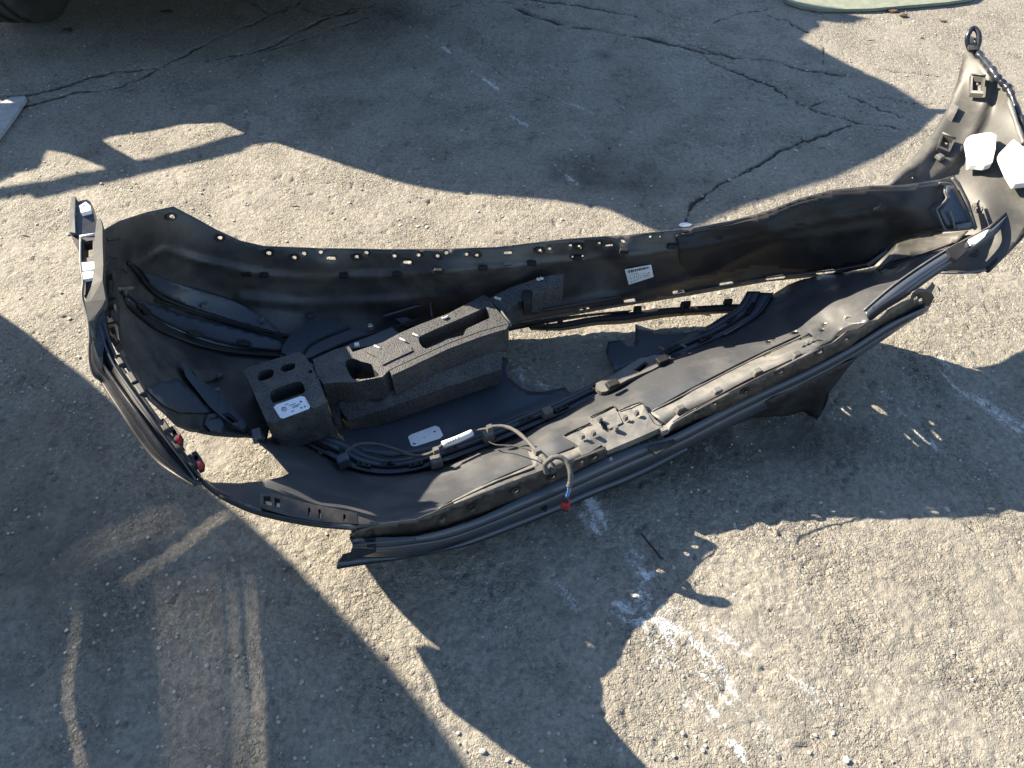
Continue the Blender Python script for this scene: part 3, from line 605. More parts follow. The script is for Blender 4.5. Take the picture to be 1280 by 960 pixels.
# near half of the cover
near_pts = [(450,592,.06),(420,580,.075),(560,582,.035),(640,552,.035),(700,518,.035),(780,478,.045),(860,438,.06),(930,405,.072),(965,370,.085),(1030,345,.14),(1080,338,.18),(1180,305,.24),(1215,290,.26),
 (500,647,.21),(553,638,.178),(600,611,.145),(640,598,.133),(690,582,.120),(755,560,.116),(830,527,.130),(900,492,.162),(960,463,.205),(1020,434,.24),(1085,400,.252),(1150,347,.252),(1205,305,.235),
 (335,548,.13),(310,543,.155),(362,590,.20),(330,601,.27),(290,604,.30),(258,602,.33),(290,626,.37),(330,640,.375),(390,652,.355),(446,656,.32),(470,654,.25),(400,620,.21),(400,590,.15),(370,560,.12),(450,625,.15),(500,615,.11),
 (560,605,.115),(600,590,.12),(640,568,.106),(690,546,.106),(740,523,.107),(800,492,.113),(860,462,.125),(910,448,.128),(920,425,.085),(960,422,.105),(1000,385,.13),(1000,412,.13),(960,440,.16),(1050,360,.165),(1050,385,.20),(1100,352,.215),(1120,335,.205),(1040,408,.175)]
Zn = rbf(near_pts, 6e-3)
zn = ridge(Zn, [(975,392),(1010,370),(1060,352),(1110,345)], -.008, 9)
zn = ridge(zn, [(410,600),(480,607),(540,600),(600,575)], .006, 12)
zn = ridge(zn, [(330,610),(380,615),(430,600),(480,590)], .004, 10)
near_out = [(312,543),(334,548),(352,540),(372,545),(400,566),(430,580),(450,588),(480,590),(520,588),(560,578),(600,564),(640,545),(700,515),(780,475),(860,434),(930,403),(952,388),(966,368),(985,356),(1000,350),(1030,343),(1080,337),(1120,326),(1160,313),(1200,298),(1215,291),(1213,300),(1180,322),(1150,345),(1115,370),(1090,386),(1085,402),(1050,412),(1040,425),(1020,435),(960,464),(900,494),(830,530),(757,562),(690,583),(640,600),(600,614),(545,640),(500,652),(440,659),(390,653),(330,641),(290,627),(262,611),(250,597),(262,603),(300,604),(330,601),(352,596),(362,591),(340,566)]
nh = [ell(920,428,3.2,1.4,15),(ell(961,427,3,1.3,15)),ell(994,416,5,1.8,-3),ell(967,423,2.4,1.2,10),ell(1028,413,3,2,0),ell(1031,406,2.2,1.3,0),ell(1060,398,3.5,2,0),slot(1013,419,4,1.3,40),slot(1003,425,4,1.3,35)]
near = sheet('upper_skin', near_out, zn, M['body'], bc, holes=nh, grid=5)
# dark block drawn for the shadow in the notch under the flange end
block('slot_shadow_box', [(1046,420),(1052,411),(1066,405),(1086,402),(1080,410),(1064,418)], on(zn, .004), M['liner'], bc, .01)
# ledge strip along the lower left corner with moulded slots
block('corner_ledge', [(325,617),(340,616),(380,628),(446,641),(447,655),(400,652),(360,645),(325,634)], lambda q: np.full(len(q), .383) - (q[:, 0] - 325) * .00048, M['flange'], bc, .015,
      holes=[[(329,620),(338,620),(340,632),(329,630)],[(343,622),(350,624),(350,634),(343,633)],[(385,634),(388,635),(388,646),(385,645)],[(398,636),(401,637),(401,648),(398,647)],[(429,643),(432,643),(432,651),(429,651)]])
tube('edge_bead', [(250,599,.36),(270,616,.365),(295,630,.372),(330,643,.375),(390,655,.357),(446,660,.322)], .0045, M['liner'], bc, 5, 6)

# pale strip between skin and flange, ribs and lugs
def rail(name, a, b, m, dz, parent=bc, th=.003): return loft(name, [[(x, y, float(zn((x, y))[0]) + dz) for x, y in a], [(x, y, float(zn((x, y))[0]) + dz * 1.6) for x, y in b]], m, parent, 4, th)
rail('flange_strip', [(565,626),(600,608),(640,592),(676,576),(715,562),(728,556)], [(572,634),(604,618),(645,602),(690,586),(720,574),(733,568)], M['bracket'], .0045)
rail('flange_strip', [(812,516),(840,502),(880,482),(930,456),(980,432),(1018,420)], [(832,530),(846,520),(886,500),(936,473),(986,450),(1028,430)], M['bracket'], .0055)
for pl in ([(548,636),(580,621),(620,602),(665,585),(672,580)], [(815,514),(850,496),(900,470),(960,440),(1010,418)], [(838,530),(880,508),(930,482),(980,458),(1020,436)], [(590,623),(640,601),(690,584),(724,573)]):
    tube('strip_rib', [(x, y, float(zn((x, y))[0]) + .006) for x, y in pl], .0018, M['bracket'], bc, 4, 6)
for x, y in [(648,603),(850,511),(896,489),(946,465),(995,444)]:
    l = boxat('lug', x, y, float(zn((x, y))[0]) + .014, (.024, .017, .014), 26, M['bracket'], bc, .25)
for x, y, a in [(1004,432,60),(1010,429,60),(1016,426,60),(1022,424,60)]: boxat('grip_rib', x, y, float(zn((x, y))[0]) + .012, (.014, .003, .01), a, M['bracket'], bc)

for pl in ([(552,633),(590,614),(630,595),(672,578),(700,566),(718,559)], [(818,512),(850,493),(900,467),(950,442),(1000,419)]):
    tube('strip_groove', [(x, y, float(zn((x, y))[0]) + .002) for x, y in pl], .0022, M['liner'], bc, 4, 6)
# flange faces with their fixing holes
def flz(x): return np.interp(x, [440,553,590,643,690,742,800,873,893,932,975,1025,1060,1110,1165], [.25,.178,.163,.15,.14,.134,.142,.161,.169,.186,.214,.242,.256,.27,.28])
def flc(x): return np.interp(x, [440,462,500,553,590,644,690,742,800,873,932,975,1024,1058,1110,1150,1165], [672,667,660,649,634,614,596,571,545,513,489,465,440,424,394,374,368])
zf = lambda q: flz(q[:, 0]) - (q[:, 1] - flc(q[:, 0])) * .0026
br1 = [(437,670),(447,663),(470,657),(520,650),(545,640),(551,638),(566,632),(604,617),(645,601),(690,584),(724,572),(757,559),(758,563),(755,574),(742,582),(715,594),(670,614),(630,632),(600,646),(560,660),(520,670),(472,672),(448,674)]
h1 = [ell(462,667,5,2,-20),ell(553,649,4,1.6,-20),ell(590,634,4.2,3,-20),ell(644,614,5.4,2.8,-25),ell(690,596,4.4,2.8,-25),ell(727,577,2.4,1.6,-20),ell(742,571.5,4.4,2.8,-25)]
sheet('flange', br1, zf, M['flange'], bc, holes=h1, grid=6)
br2 = [(833,540),(842,527),(858,517),(895,499),(945,474),(995,450),(1022,436),(1040,430),(1060,414),(1072,412),(1086,402),(1098,400),(1110,388),(1128,378),(1138,374),(1141,366),(1150,361),(1158,362),(1166,353),(1169,357),(1165,366),(1168,372),(1163,381),(1140,392),(1112,405),(1090,419),(1062,436),(1028,455),(990,472),(950,491),(900,515),(866,530),(838,546),(831,549)]
h2 = [ell(873,513,4.8,2.6,-27),ell(893,505,2.4,1.7,-20),ell(932,489,4.8,2.6,-27),ell(975,465,5,2.7,-27),ell(1024.5,440,3.8,1.8,-30),ell(1058,424,2.2,1.4,-30),ell(1145,373,3.4,1.7,-40),ell(1151,375,3,2.2,-40)]
sheet('flange', br2, zf, M['flange'], bc, holes=h2, grid=6)
for x, y in [(590,634),(644,614),(690,596),(742,571.5),(873,513),(932,489),(975,465),(1024.5,440)]:
    v, f = tri(ell(x, y, 6.6, 3.6, -27, 14), [ell(x, y, 4.0, 2.2, -27, 10)], 9)
    link('collar', PN(v, zf(v) + .003), f, M['liner'], bc, False, .002)
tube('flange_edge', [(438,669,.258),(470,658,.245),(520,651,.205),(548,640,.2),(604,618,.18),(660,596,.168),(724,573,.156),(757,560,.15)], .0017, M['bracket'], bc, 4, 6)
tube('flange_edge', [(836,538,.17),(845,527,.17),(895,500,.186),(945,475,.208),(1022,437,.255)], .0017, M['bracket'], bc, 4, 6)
# outer faces below the flange
ft = [(440,674),(472,672),(520,671),(560,661),(600,647),(660,618),(700,601),(757,573),(800,556),(835,547),(900,514),(950,491),(1000,468),(1060,437),(1110,406),(1163,382)]
zo_t = [.245,.22,.19,.16,.135,.12,.115,.115,.118,.125,.14,.165,.19,.225,.25,.262]
fm = [(441,683),(480,684),(530,678),(565,671),(610,655),(665,632),(705,615),(760,590),(805,570),(845,555),(905,524),(955,499),(1005,476),(1063,445),(1112,414),(1160,388)]
fb = [(436,700),(480,697),(530,691),(580,676),(640,653),(690,633),(735,612),(780,594),(820,577),(858,560),(910,534),(958,511),(1005,487),(1056,458),(1106,424),(1152,393)]
mix = lambda pts, z: [(x, y, zz) for (x, y), zz in zip(pts, z)]
zo = np.array(zo_t)
loft('outer_face', [mix(ft, zo), mix(fm, zo - .02)], M['smooth'], bc)
loft('outer_face', [mix(fm, zo - .02), mix(fb, zo * .7 - .028)], M['smooth'], bc)
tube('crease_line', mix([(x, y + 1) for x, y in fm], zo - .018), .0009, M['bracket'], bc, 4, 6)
fl = [(424,702),(432,696),(480,697),(530,691),(580,676),(640,653),(690,633),(735,612),(780,594),(820,577),(858,560)]
fl2 = [(422,711),(436,708),(500,699),(545,691),(590,680),(645,660),(695,640),(740,620),(790,600),(828,582),(862,563)]
zb = [.17,.165,.15,.12,.085,.06,.05,.04,.035,.04,.055]
loft('lower_lip', [mix(fl, zb), mix(fl2, [z - .012 for z in zb])], M['smooth'], bc)
tube('lip_edge', mix(fl2, [z - .012 for z in zb]), .0016, M['liner'], bc, 4, 6)
sheet('corner_step', [(424,701),(428,694),(440,691),(441,683),(437,672),(448,672),(470,673),(470,690),(436,702)], lambda q: .235 - (q[:, 1] - 672) * .0018, M['paint'], bc, grid=8, smooth=False)
tube('step_rib', [(442,681,.235),(470,678,.225),(520,674,.195)], .002, M['smooth'], bc, 3, 6)
# valance panel standing on the ground beneath
zv = rbf([(895,542,.035),(900,522,.09),(960,500,.14),(1010,476,.16),(1070,450,.18),(940,524,.02),(985,519,.014),(1005,515,.006),(1022,525,.003),(1036,502,.06),(1052,476,.11)], 1e-3)
sheet('lower_valance', [(880,548),(900,528),(950,505),(1000,482),(1050,456),(1072,447),(1058,462),(1048,476),(1037,490),(1034,503),(1026,518),(1021,526),(1012,520),(1004,514),(985,520),(940,522),(905,536)], zv, M['liner'], bc, grid=7)
tube('valance_edge', [(1037,491,.09),(1033,505,.055),(1026,518,.02),(1021,526,.006)], .002, M['smooth'], bc, 3, 6)
# painted patch with stuck-on tape on the outer face
block('tape_patch', [(810,560),(838,546),(846,552),(820,568)], lambda q: np.full(len(q), .118), M['flange'], bc, .006)
block('latch_pull', [(676,631),(680,628),(684,632),(683,638),(678,636)], .075, M['liner'], bc, .008)

# latch mounting plate
lp = block('latch_plate', [(703,545),(722,535),(738,528),(735,521),(752,514),(768,507),(772,512),(786,507),(800,502),(806,508),(812,516),(758,541),(734,552),(723,557)], on(zn, .008), M['bracket'], bc, .012,
   holes=[crom([(752,523),(757,530),(764,537),(771,541),(768,543),(759,540),(751,532)], 2, True), [(780,534),(785,531),(786,534),(781,537)]])
block('plate_shelf', [(723,557),(734,552),(758,541),(800,521),(812,516),(819,524),(829,533),(800,546),(760,563),(757,562),(752,556),(728,571)], on(zn, .013), M['bracket'], lp, .02)
block('plate_step', [(740,524),(768,511),(772,515),(778,528),(770,532),(757,538)], on(zn, .012), M['bracket'], lp, .006, holes=[crom([(752,523),(757,530),(764,537),(771,541),(768,543),(759,540),(751,532)], 2, True)])
for x, y in [(728,545),(742,541),(750,524),(770,535),(782,522),(796,516)]:
    v, f = wbox(P(x, y, float(zn((x, y))[0]) + .022), (.010, .009, .012), .5, .3); o = link('pin', v, f, M['bracket'], lp)
for pl in ([(705,544),(722,536),(738,529)], [(738,521),(752,515),(767,508),(771,513)], [(774,513),(800,503),(806,509),(815,526),(820,531),(828,533)]):
    tube('plate_lip', [(x, y, float(zn((x, y))[0]) + .012) for x, y in pl], .002, M['liner'], lp, 3, 6)
block('cable_bracket', [(660,564),(668,560),(674,566),(680,592),(674,592),(668,584)], on(zn, .008), M['bracket'], bc, .018)
block('cable_bracket', [(822,534),(832,531),(846,518),(850,521),(836,536),(828,539)], on(zn, .012), M['bracket'], bc, .018)

# ------------------------------------------------------------------ inner panel, trim rail and its clips
zp = rbf([(430,545,.045),(440,500,.03),(640,440,.02),(712,492,.022),(560,560,.032),(455,566,.045),(600,480,.022),(850,425,.05),(760,430,.025),(930,385,.07)], 1e-3)
panel_l = [(420,540),(420,500),(520,455),(600,440),(636,448),(632,462),(634,470),(641,476),(650,484),(662,489),(680,490),(697,486),(706,484),(714,492),(712,500),(640,530),(600,548),(560,560),(520,567),(490,570),(456,566),(430,552)]
sheet('inner_panel', panel_l, ridge(ridge(zp, [(432,546),(458,562),(490,567),(560,556),(620,532),(700,500)], .006, 5), [(528,470),(535,500),(560,530)], .004, 6), M['smooth'], bc, grid=6)
panel_r = [(794,405),(812,411),(830,415),(860,416),(880,410),(905,394),(932,380),(920,396),(880,414),(840,434),(800,452),(768,464),(763,452),(757,440),(760,427),(775,425),(790,430),(794,427)]
sheet('inner_panel', panel_r, on(zp, .004), M['smooth'], bc, grid=6)
ru = [(376,536),(396,540),(418,546),(438,554),(456,564),(480,571),(505,570),(545,560),(600,540),(650,519),(700,498),(750,474),(800,449),(850,423),(890,405),(920,385),(934,364)]
rm = [(374,542),(392,550),(414,560),(434,570),(452,578),(478,583),(508,581),(548,570),(602,551),(652,530),(702,508),(752,483),(804,457),(856,431),(900,412),(934,390),(950,364)]
rl = [(372,548),(390,558),(412,569),(432,580),(452,587),(480,591),(512,588),(552,577),(606,557),(656,536),(706,514),(756,489),(810,463),(862,437),(910,415),(948,392),(966,366)]
zru = np.array([.10,.095,.09,.08,.07,.062,.056,.05,.045,.042,.042,.045,.052,.062,.075,.088,.10]) + .006
rb = [(x, y + 5 * (x > 380)) for x, y in rl]
r1 = loft('trim_rail', [mix(ru, zru - .004), mix([(a + (c - a) * .45, b + (d - b) * .45) for (a, b), (c, d) in zip(ru, rm)], zru), mix(rm, zru + .001)], M['smooth'], bc)
loft('rail_step', [mix(rm, zru + .001), mix([(x, y + 1.5) for x, y in rm], zru - .006)], M['liner'], r1)
loft('rail_shelf', [mix([(x, y + 1.5) for x, y in rm], zru - .006), mix(rl, zru - .006)], M['smooth'], r1)
loft('rail_side', [mix(rl, zru - .006), mix(rb, zru - .022)], M['paint'], r1)
tube('rail_edge', mix(rl, zru - .004), .0022, M['smooth'], r1, 4, 6)
def along(a, t):
    i = min(int(t), len(a) - 2); f = t - i; return (a[i][0] * (1 - f) + a[i + 1][0] * f, a[i][1] * (1 - f) + a[i + 1][1] * f), math.degrees(math.atan2(a[i + 1][1] - a[i][1], a[i + 1][0] - a[i][0])), float(np.interp(t, range(len(zru)), zru))
for k, t in enumerate([1.4, 2.6, 4.1, 5.2, 6.3, 7.3, 8.2, 9.1, 10.0, 10.9, 11.8, 12.7, 13.6, 14.5, 15.3]):
    (x, y), a, z = along(rm, t); off = -4 if k % 2 else 1.5
    c = slot(x, y + off, 9, 2.3, a)
    s_ = block('rail_slot_frame', [(px_ + random.uniform(-.7, .7), py_ + random.uniform(-.5, .5)) for px_, py_ in c], z + .003, M['liner'], r1, .008, holes=[ell(x - 4, y + off + (4 * -math.sin(R(a))), 2, 1, a, 6), ell(x + 4, y + off - 4 * -math.sin(R(a)), 2, 1, a, 6)])
    if k % 3 == 0: boxat('slot_hook', x + 2, y + off - 1, z + .009, (.008, .006, .008), -a, M['liner'], s_)
for x, y, a, s_ in [(429,576,25,.030),(545,577,20,.027),(610,545,22,.027),(684,516,25,.026)]:
    c = boxat('square_clip', x, y, float(np.interp(x, [p[0] for p in rm], zru)) + .010, (s_, s_ * .8, .028), a, M['bracket' if x > 500 else 'smooth'], r1, .1)
v, f = tri(ell(682,514,2.2,1.5,0,10), (), 9); link('clip_hole', PN(v, np.full(len(v), .0675)), f, M['ink'], c, thick=.0008)
block('rail_cover', crom([(745,479),(768,468),(800,448),(832,443),(838,448),(815,462),(785,474),(758,489),(748,488)], 2, True), on(zp, .040), M['bracket'], r1, .012, holes=[[(792,462),(806,452),(812,455),(800,465)]])
for x, y in [(766,480),(828,450)]:
    cg = boxat('cover_clip', x, y, .088, (.032, .02, .012), 26, M['liner'], r1)
for x, y, a, w_ in [(826,435,38,.003),(854,432,38,.003),(878,412,-4,.006)]:
    boxat('rail_mark', x, y, .0765 if w_ < .005 else .083, (.018, w_ * 1.4, .004), -a, M['bracket'], r1)
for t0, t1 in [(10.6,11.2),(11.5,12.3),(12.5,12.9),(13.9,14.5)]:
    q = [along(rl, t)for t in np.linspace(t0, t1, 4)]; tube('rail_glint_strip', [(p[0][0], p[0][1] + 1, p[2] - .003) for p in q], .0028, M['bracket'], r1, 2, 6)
# thin lower trim between the far wall and the panel
lt = [(660,408),(700,403),(740,396),(780,391),(830,385),(880,382),(920,380),(940,382)]; lb = [(662,411),(702,410),(742,403),(782,400),(830,393),(880,390),(916,389),(936,389)]
lt2 = [(664,416),(704,418),(744,413),(784,411),(832,403),(880,398),(908,396),(926,394)]
lw = loft('lower_grille_bar', [mix(lt, [.045,.042,.04,.04,.043,.05,.06,.065]), mix(lb, [.035,.032,.03,.03,.033,.04,.05,.055])], M['liner'], bc)
loft('bar_underside', [mix(lb, [.034,.031,.029,.029,.032,.039,.049,.054]), mix([(x, (y * .4 + b * .6)) for (x, y), (_, b) in zip(lt2, lb)], [.02,.018,.016,.016,.018,.022,.03,.036])], M['sunlit_tan'], lw)
for x, y, s_ in [(797,386,.022),(857,380,.028),(910,377,.024)]: boxat('bar_tab', x, y, .058, (s_, .008, .016), 8, M['liner'], lw)
boxat('bar_tab', 853, 388, .05, (.003, .01, .03), 0, M['liner'], lw); boxat('bar_tab', 684, 408, .05, (.004, .012, .03), 0, M['liner'], lw)
# second bar, left piece below the far wall, added to block stray sunlight
loft('lower_grille_bar', [mix([(560,416),(620,410),(680,400),(740,393),(790,388)], [.05,.047,.044,.044,.046]), mix([(560,424),(620,417),(680,405),(735,396),(785,391)], [.035,.033,.032,.035,.04])], M['liner'], bc)

# ------------------------------------------------------------------ right wing
wing_pts = [(1090,240,.29),(1110,227,.30),(1165,172,.335),(1197,105,.39),(1213,62,.44),(1235,82,.45),(1262,120,.44),(1290,190,.40),(1305,240,.37),(1285,285,.32),(1250,325,.28),(1220,341,.26),(1175,340,.25),(1110,330,.20),(1090,335,.175),
  (1205,190,.335),(1240,180,.375),(1250,220,.35),(1230,260,.32),(1190,300,.235),(1150,300,.20),(1150,320,.21),(1235,300,.28),(1230,130,.385)]
Zw = rbf(wing_pts, 1e-3)
arch = [(1100,245),(1108,228),(1140,198),(1165,170),(1185,135),(1197,100),(1204,66),(1213,60),(1228,72),(1243,95),(1242,108),(1236,132),(1226,158),(1212,182),(1195,203),(1170,228),(1150,250)]
zw = step(Zw, arch, .014, 5)
zw = ridge(zw, [(1120,226),(1150,205),(1170,180)], .006, 5); zw = ridge(zw, [(1125,214),(1142,206),(1146,214)], .005, 3)
wing_out = [(1098,248),(1106,230),(1120,214),(1140,198),(1165,168),(1185,134),(1197,100),(1205,66),(1213,60),(1228,70),(1245,92),(1258,112),(1268,135),(1280,165),(1292,200),(1300,235),(1293,262),(1276,296),(1262,312),(1248,328),(1238,336),(1222,341),(1175,340),(1150,332),(1120,333),(1088,340),(1096,322),(1110,300),(1120,290)]
sheet('wing_skin', wing_out, zw, M['wing'], bc, grid=5, holes=[ell(1221,104,2,2.4), ell(1183,179,2,2), ell(1141,222,1.4,1.4)])
for q in ([(1214,92),(1232,94),(1230,117),(1213,116)], [(1178,166),(1195,173),(1187,190),(1172,184)]):
    cx, cy = sum(p[0] for p in q) / 4, sum(p[1] for p in q) / 4
    inner = [(cx + (x - cx) * .72, cy + (y - cy) * .72) for x, y in q]
    b = block('square_boss', q, on(zw, .009), M['wing'], bc, .012, holes=[inner])
    block('boss_floor', inner, on(zw, .002), M['wing'], b, .002, holes=[ell(cx, cy, 2, 2.4)])
    tube('boss_lip', [(q[0][0], q[0][1], float(zw(q[0])[0]) + .011), (q[1][0], q[1][1], float(zw(q[1])[0]) + .011)], .0025, M['bracket'], b, 2, 6)
block('clip_socket', [(1189,129),(1199,133),(1192,147),(1186,143)], on(zw, .008), M['bracket'], bc, .012); boxat('clip_socket', 1175, 196, float(zw((1175,196))[0]) + .006, (.018, .018, .01), 30, M['bracket'], bc)
for i, (x, y) in enumerate([(1221,259),(1130,307),(1169,297),(1217,314)]):     # moulded date wheels
    V = []; Fc = []
    for rr in (1.0, .72, .42):
        pts = ell(x, y, 7.2 * rr, 6.6 * rr, 0, 18)
        ring = tri(pts, [ell(x, y, 7.2 * rr - 1.1, 6.6 * rr - 1.1, 0, 18)], 30); k = len(V); V += [tuple(p) for p in PN(ring[0], zw(ring[0]) + .0015)]; Fc += [tuple(j + k for j in t) for t in ring[1]]
    for j in range(8):
        a = j * math.pi / 4; p = [(x + 2 * math.cos(a), y + 2 * math.sin(a)), (x + 6 * math.cos(a) + .4, y + 5.5 * math.sin(a)), (x + 6 * math.cos(a) - .5, y + 5.5 * math.sin(a) + .5)]
        k = len(V); V += [tuple(P(u, vv, float(zw((u, vv))[0]) + .0018)) for u, vv in p]; Fc.append((k, k + 1, k + 2))
    link('date_wheel', V, Fc, M['wing'], bc, False, .0012)
# lit lower plate joining the right wing to the near half
sheet('joining_plate', [(1093,338),(1108,322),(1118,312),(1122,303),(1150,297),(1180,292),(1210,288),(1195,303),(1160,314),(1115,326)], lambda q: zw(q) + .010, M['wing'], bc, grid=6)
tube('plate_gap', [(1098,338,.20),(1130,326,.225),(1165,314,.24),(1192,304,.255)], .0025, M['liner'], bc, 3, 6)
for q in ([(1083,330),(1108,312),(1110,315),(1087,332)], [(1098,333),(1112,318),(1117,322),(1104,332)]): block('lit_tab', q, .225, M['bracket'], bc, .003)
# glossy bar along the near edge
ub = [(1080,388),(1098,372),(1120,354),(1150,333),(1182,313),(1210,298),(1236,284),(1258,266)]; lb2 = [(1088,402),(1106,388),(1132,372),(1165,348),(1196,328),(1218,313),(1242,296),(1262,272)]
uz = np.array([.256,.265,.275,.285,.295,.305,.315,.32])
gb = loft('edge_bar', [mix(ub, uz), mix([((a + c) / 2, (b + d) / 2) for (a, b), (c, d) in zip(ub, lb2)], uz + .004), mix(lb2, uz - .012)], M['smooth'], bc)
block('bar_sleeve', [(1184,311),(1206,299),(1214,308),(1196,325),(1188,321)], .305, M['liner'], gb, .01)
block('bar_end_glare', [(1211,299),(1236,286),(1238,290),(1219,305),(1214,305)], .316, M['white'], gb, .006)  # white block drawn for the glare on the end of the bar
tube('bar_edge', mix(ub, uz + .002), .0025, M['bracket'], gb, 4, 6)
for x, y, a in [(1106,372,38),(1136,350,36),(1098,381,38)]: block('bar_slot', slot(x, y, 9, 2, -a), float(np.interp(x, [1080,1200], [.262,.276])), M['liner'], gb, .003)
tube('wing_rim', [(1236,286,.316),(1262,262,.325),(1276,246,.335),(1292,222,.35)], .004, M['liner'], bc, 4, 6)
tube('wing_rim', [(1175,341,.255),(1205,341,.262),(1232,337,.27)], .0028, M['bracket'], bc, 3, 6)  # paler piece, coloured for the sunlit edge of the rim
tube('wing_rim', [(1234,338,.265),(1250,322,.275),(1266,306,.29),(1280,290,.31),(1296,262,.33)], .007, M['liner'], bc, 4, 8)
# lumpy glossy strip and loop at the wing's tip
tube('sealing_strip', [(1219,64,.455),(1230,76,.46),(1240,88,.462),(1247,98,.46),(1258,108,.455),(1264,118,.45),(1270,134,.44),(1278,152,.43),(1290,180,.41)], .009, M['paint'], bc, 5, 8, wob=.35)
tube('sealing_strip', [(1262,128,.45),(1268,146,.44),(1274,164,.43),(1280,180,.42)], .006, M['bracket'], bc, 4, 8, wob=.3)  # pale tube drawn for the sunlit streak along the strip
tube('end_loop', [(1212,62,.455),(1209,50,.475),(1212,40,.49),(1217,35,.495),(1223,41,.49),(1224,52,.475),(1221,62,.458)], .0065, M['paint'], bc, 5, 8)
block('end_tab', [(1211,62),(1210,50),(1214,45),(1222,48),(1223,62)], .468, M['flange'], bc, .006, holes=[ell(1219,50,1.8,2.4)])
# white foam pads stuck to the wing
for q, hgt in (([(1208,172),(1214,168),(1238,164),(1246,168),(1245,185),(1241,203),(1232,206),(1222,205),(1211,206),(1211,190)], .02), ([(1249,191),(1267,173),(1282,185),(1294,205),(1292,226),(1268,229),(1259,214)], .02)):
    p = block('foam_pad', q, lambda s_: zw(s_) + .022, M['white'], bc, .018); md = p.modifiers.new('edges', 'BEVEL'); md.width = .003; md.segments = 2; md.limit_method = 'ANGLE'
tube('curled_tape', [(1243,165,.36),(1247,155,.365),(1250,146,.37),(1252,138,.375)], .006, M['white'], bc, 3, 6)

# ------------------------------------------------------------------ wiring
zc = lambda x, y, d: (x, y, float(zp((x, y))[0]) + d)
wl = [zc(424,580,.05),zc(432,566,.055),zc(446,556,.055),zc(470,555,.05),zc(492,561,.05),zc(515,569,.05),zc(535,568,.055),zc(548,560,.06),zc(556,553,.06)]
wh = tube('wire_loom', wl, .0036, M['loom'], bc, 6, 8, wob=.15)
wh['label'] = 'grey taped wiring loom clipped along the rail'
tube('loom_run', [zc(590,539,.055),zc(602,537,.06),zc(613,535,.068)], .003, M['loom'], wh, 4, 8, wob=.15)
tube('loom_run', [(613,534,.105),(630,533,.11),(645,539,.12),(658,550,.13),(668,561,.15),(676,572,.165),(684,583,.165),(688,592,.16)], .0042, M['loom'], wh, 6, 8, wob=.12)
tube('loom_run', [(684,592,.17),(681,582,.185),(688,574,.20),(698,571,.205),(708,577,.2),(713,590,.19),(713,602,.175),(711,609,.165)], .0055, M['loom'], wh, 6, 8, wob=.1)
tube('loom_run', [(676,570,.17),(686,580,.175),(692,590,.175)], .006, M['loom'], wh, 3, 8, wob=.2)
tube('thin_wire', [(611,552,.08),(620,556,.1),(640,557,.13),(655,560,.15),(664,564,.155)], .0016, M['liner'], wh, 5, 6)
tube('blue_wire', [(711,608,.166),(710,616,.15),(707,623,.135)], .0028, M['blue'], wh, 3, 6); tube('blue_wire', [(713,608,.164),(712,616,.148),(709,623,.133)], .0015, M['steel'], wh, 3, 6)
k = boxat('connector', 707, 629, .12, (.018, .020, .018), -10, M['red'], wh); boxat('connector_plug', 707, 634, .108, (.013, .016, .014), -10, M['ink'], wh); boxat('connector_latch', 707, 623.5, .134, (.012, .008, .01), -10, M['ink'], wh)
tube('tag_sleeve', [zc(553,556,.06),zc(572,549,.063),zc(590,541,.06)], .0078, M['sticker'], wh, 3, 10)
for x in (560, 563, 566, 569, 573): boxat('tag_print', x, 552.5 - (x - 560) * .42, float(zp((x, 552))[0]) + .0715, (.0016, .008, .0012), 20, M['ink'], wh)
for x, y, z in ((429,570,.105),(545,563,.098),(612,535,.112),(672,564,.17)):
    v, f = wbox(P(x, y, z), (.014, .012, .014), .4, .2); o = link('cable_tie', v, f, M['bracket' if x > 500 else 'liner'], wh)

# ------------------------------------------------------------------ stickers
def sticker(name, q, zfun, dz, parent, marks, bl=None):
    s_ = sheet(name, q, on(zfun, dz), M['sticker'], parent, grid=9, thick=.0006, smooth=False)
    a, b, c, d = [np.array(p, float) for p in (bl or q[:4])]
    for (u, v, w_, h) in marks:
        g = [a + (b - a) * uu + (d - a) * vv + (a - b + c - d) * uu * vv for uu, vv in ((u, v), (u + w_, v), (u + w_, v + h), (u, v + h))]
        sheet('print', [tuple(p) for p in g], on(zfun, dz + .0006), M['ink'], s_, grid=20, thick=.0002, smooth=False)
    return s_
mk = []; u = .1
while u < .9: w_ = random.choice([.02, .035, .05]); mk.append((u, .10, w_, .17)); u += w_ + random.choice([.015, .03])
for row in (.40, .55, .68, .82):
    u = .12
    while u < (.9 if row > .5 else .45):
        w_ = random.uniform(.02, .05); mk.append((u, row + random.uniform(-.03, .03), w_, random.choice([.03, .07]))); u += w_ + random.uniform(.02, .07)
sticker('part_label', [(781,337),(814,331),(817,346),(786,356)], zs, .007, bc, mk)
sticker('pale_label', [(510,546),(514,543),(544,532),(549,534),(554,544),(550,548),(519,558),(514,557)], zp, .003, bc, [(.08, .65, .05, .12), (.12, .72, .04, .1), (.80, .3, .06, .12), (.45, .5, .05, .04)], [(508,546),(547,532),(555,546),(515,560)])

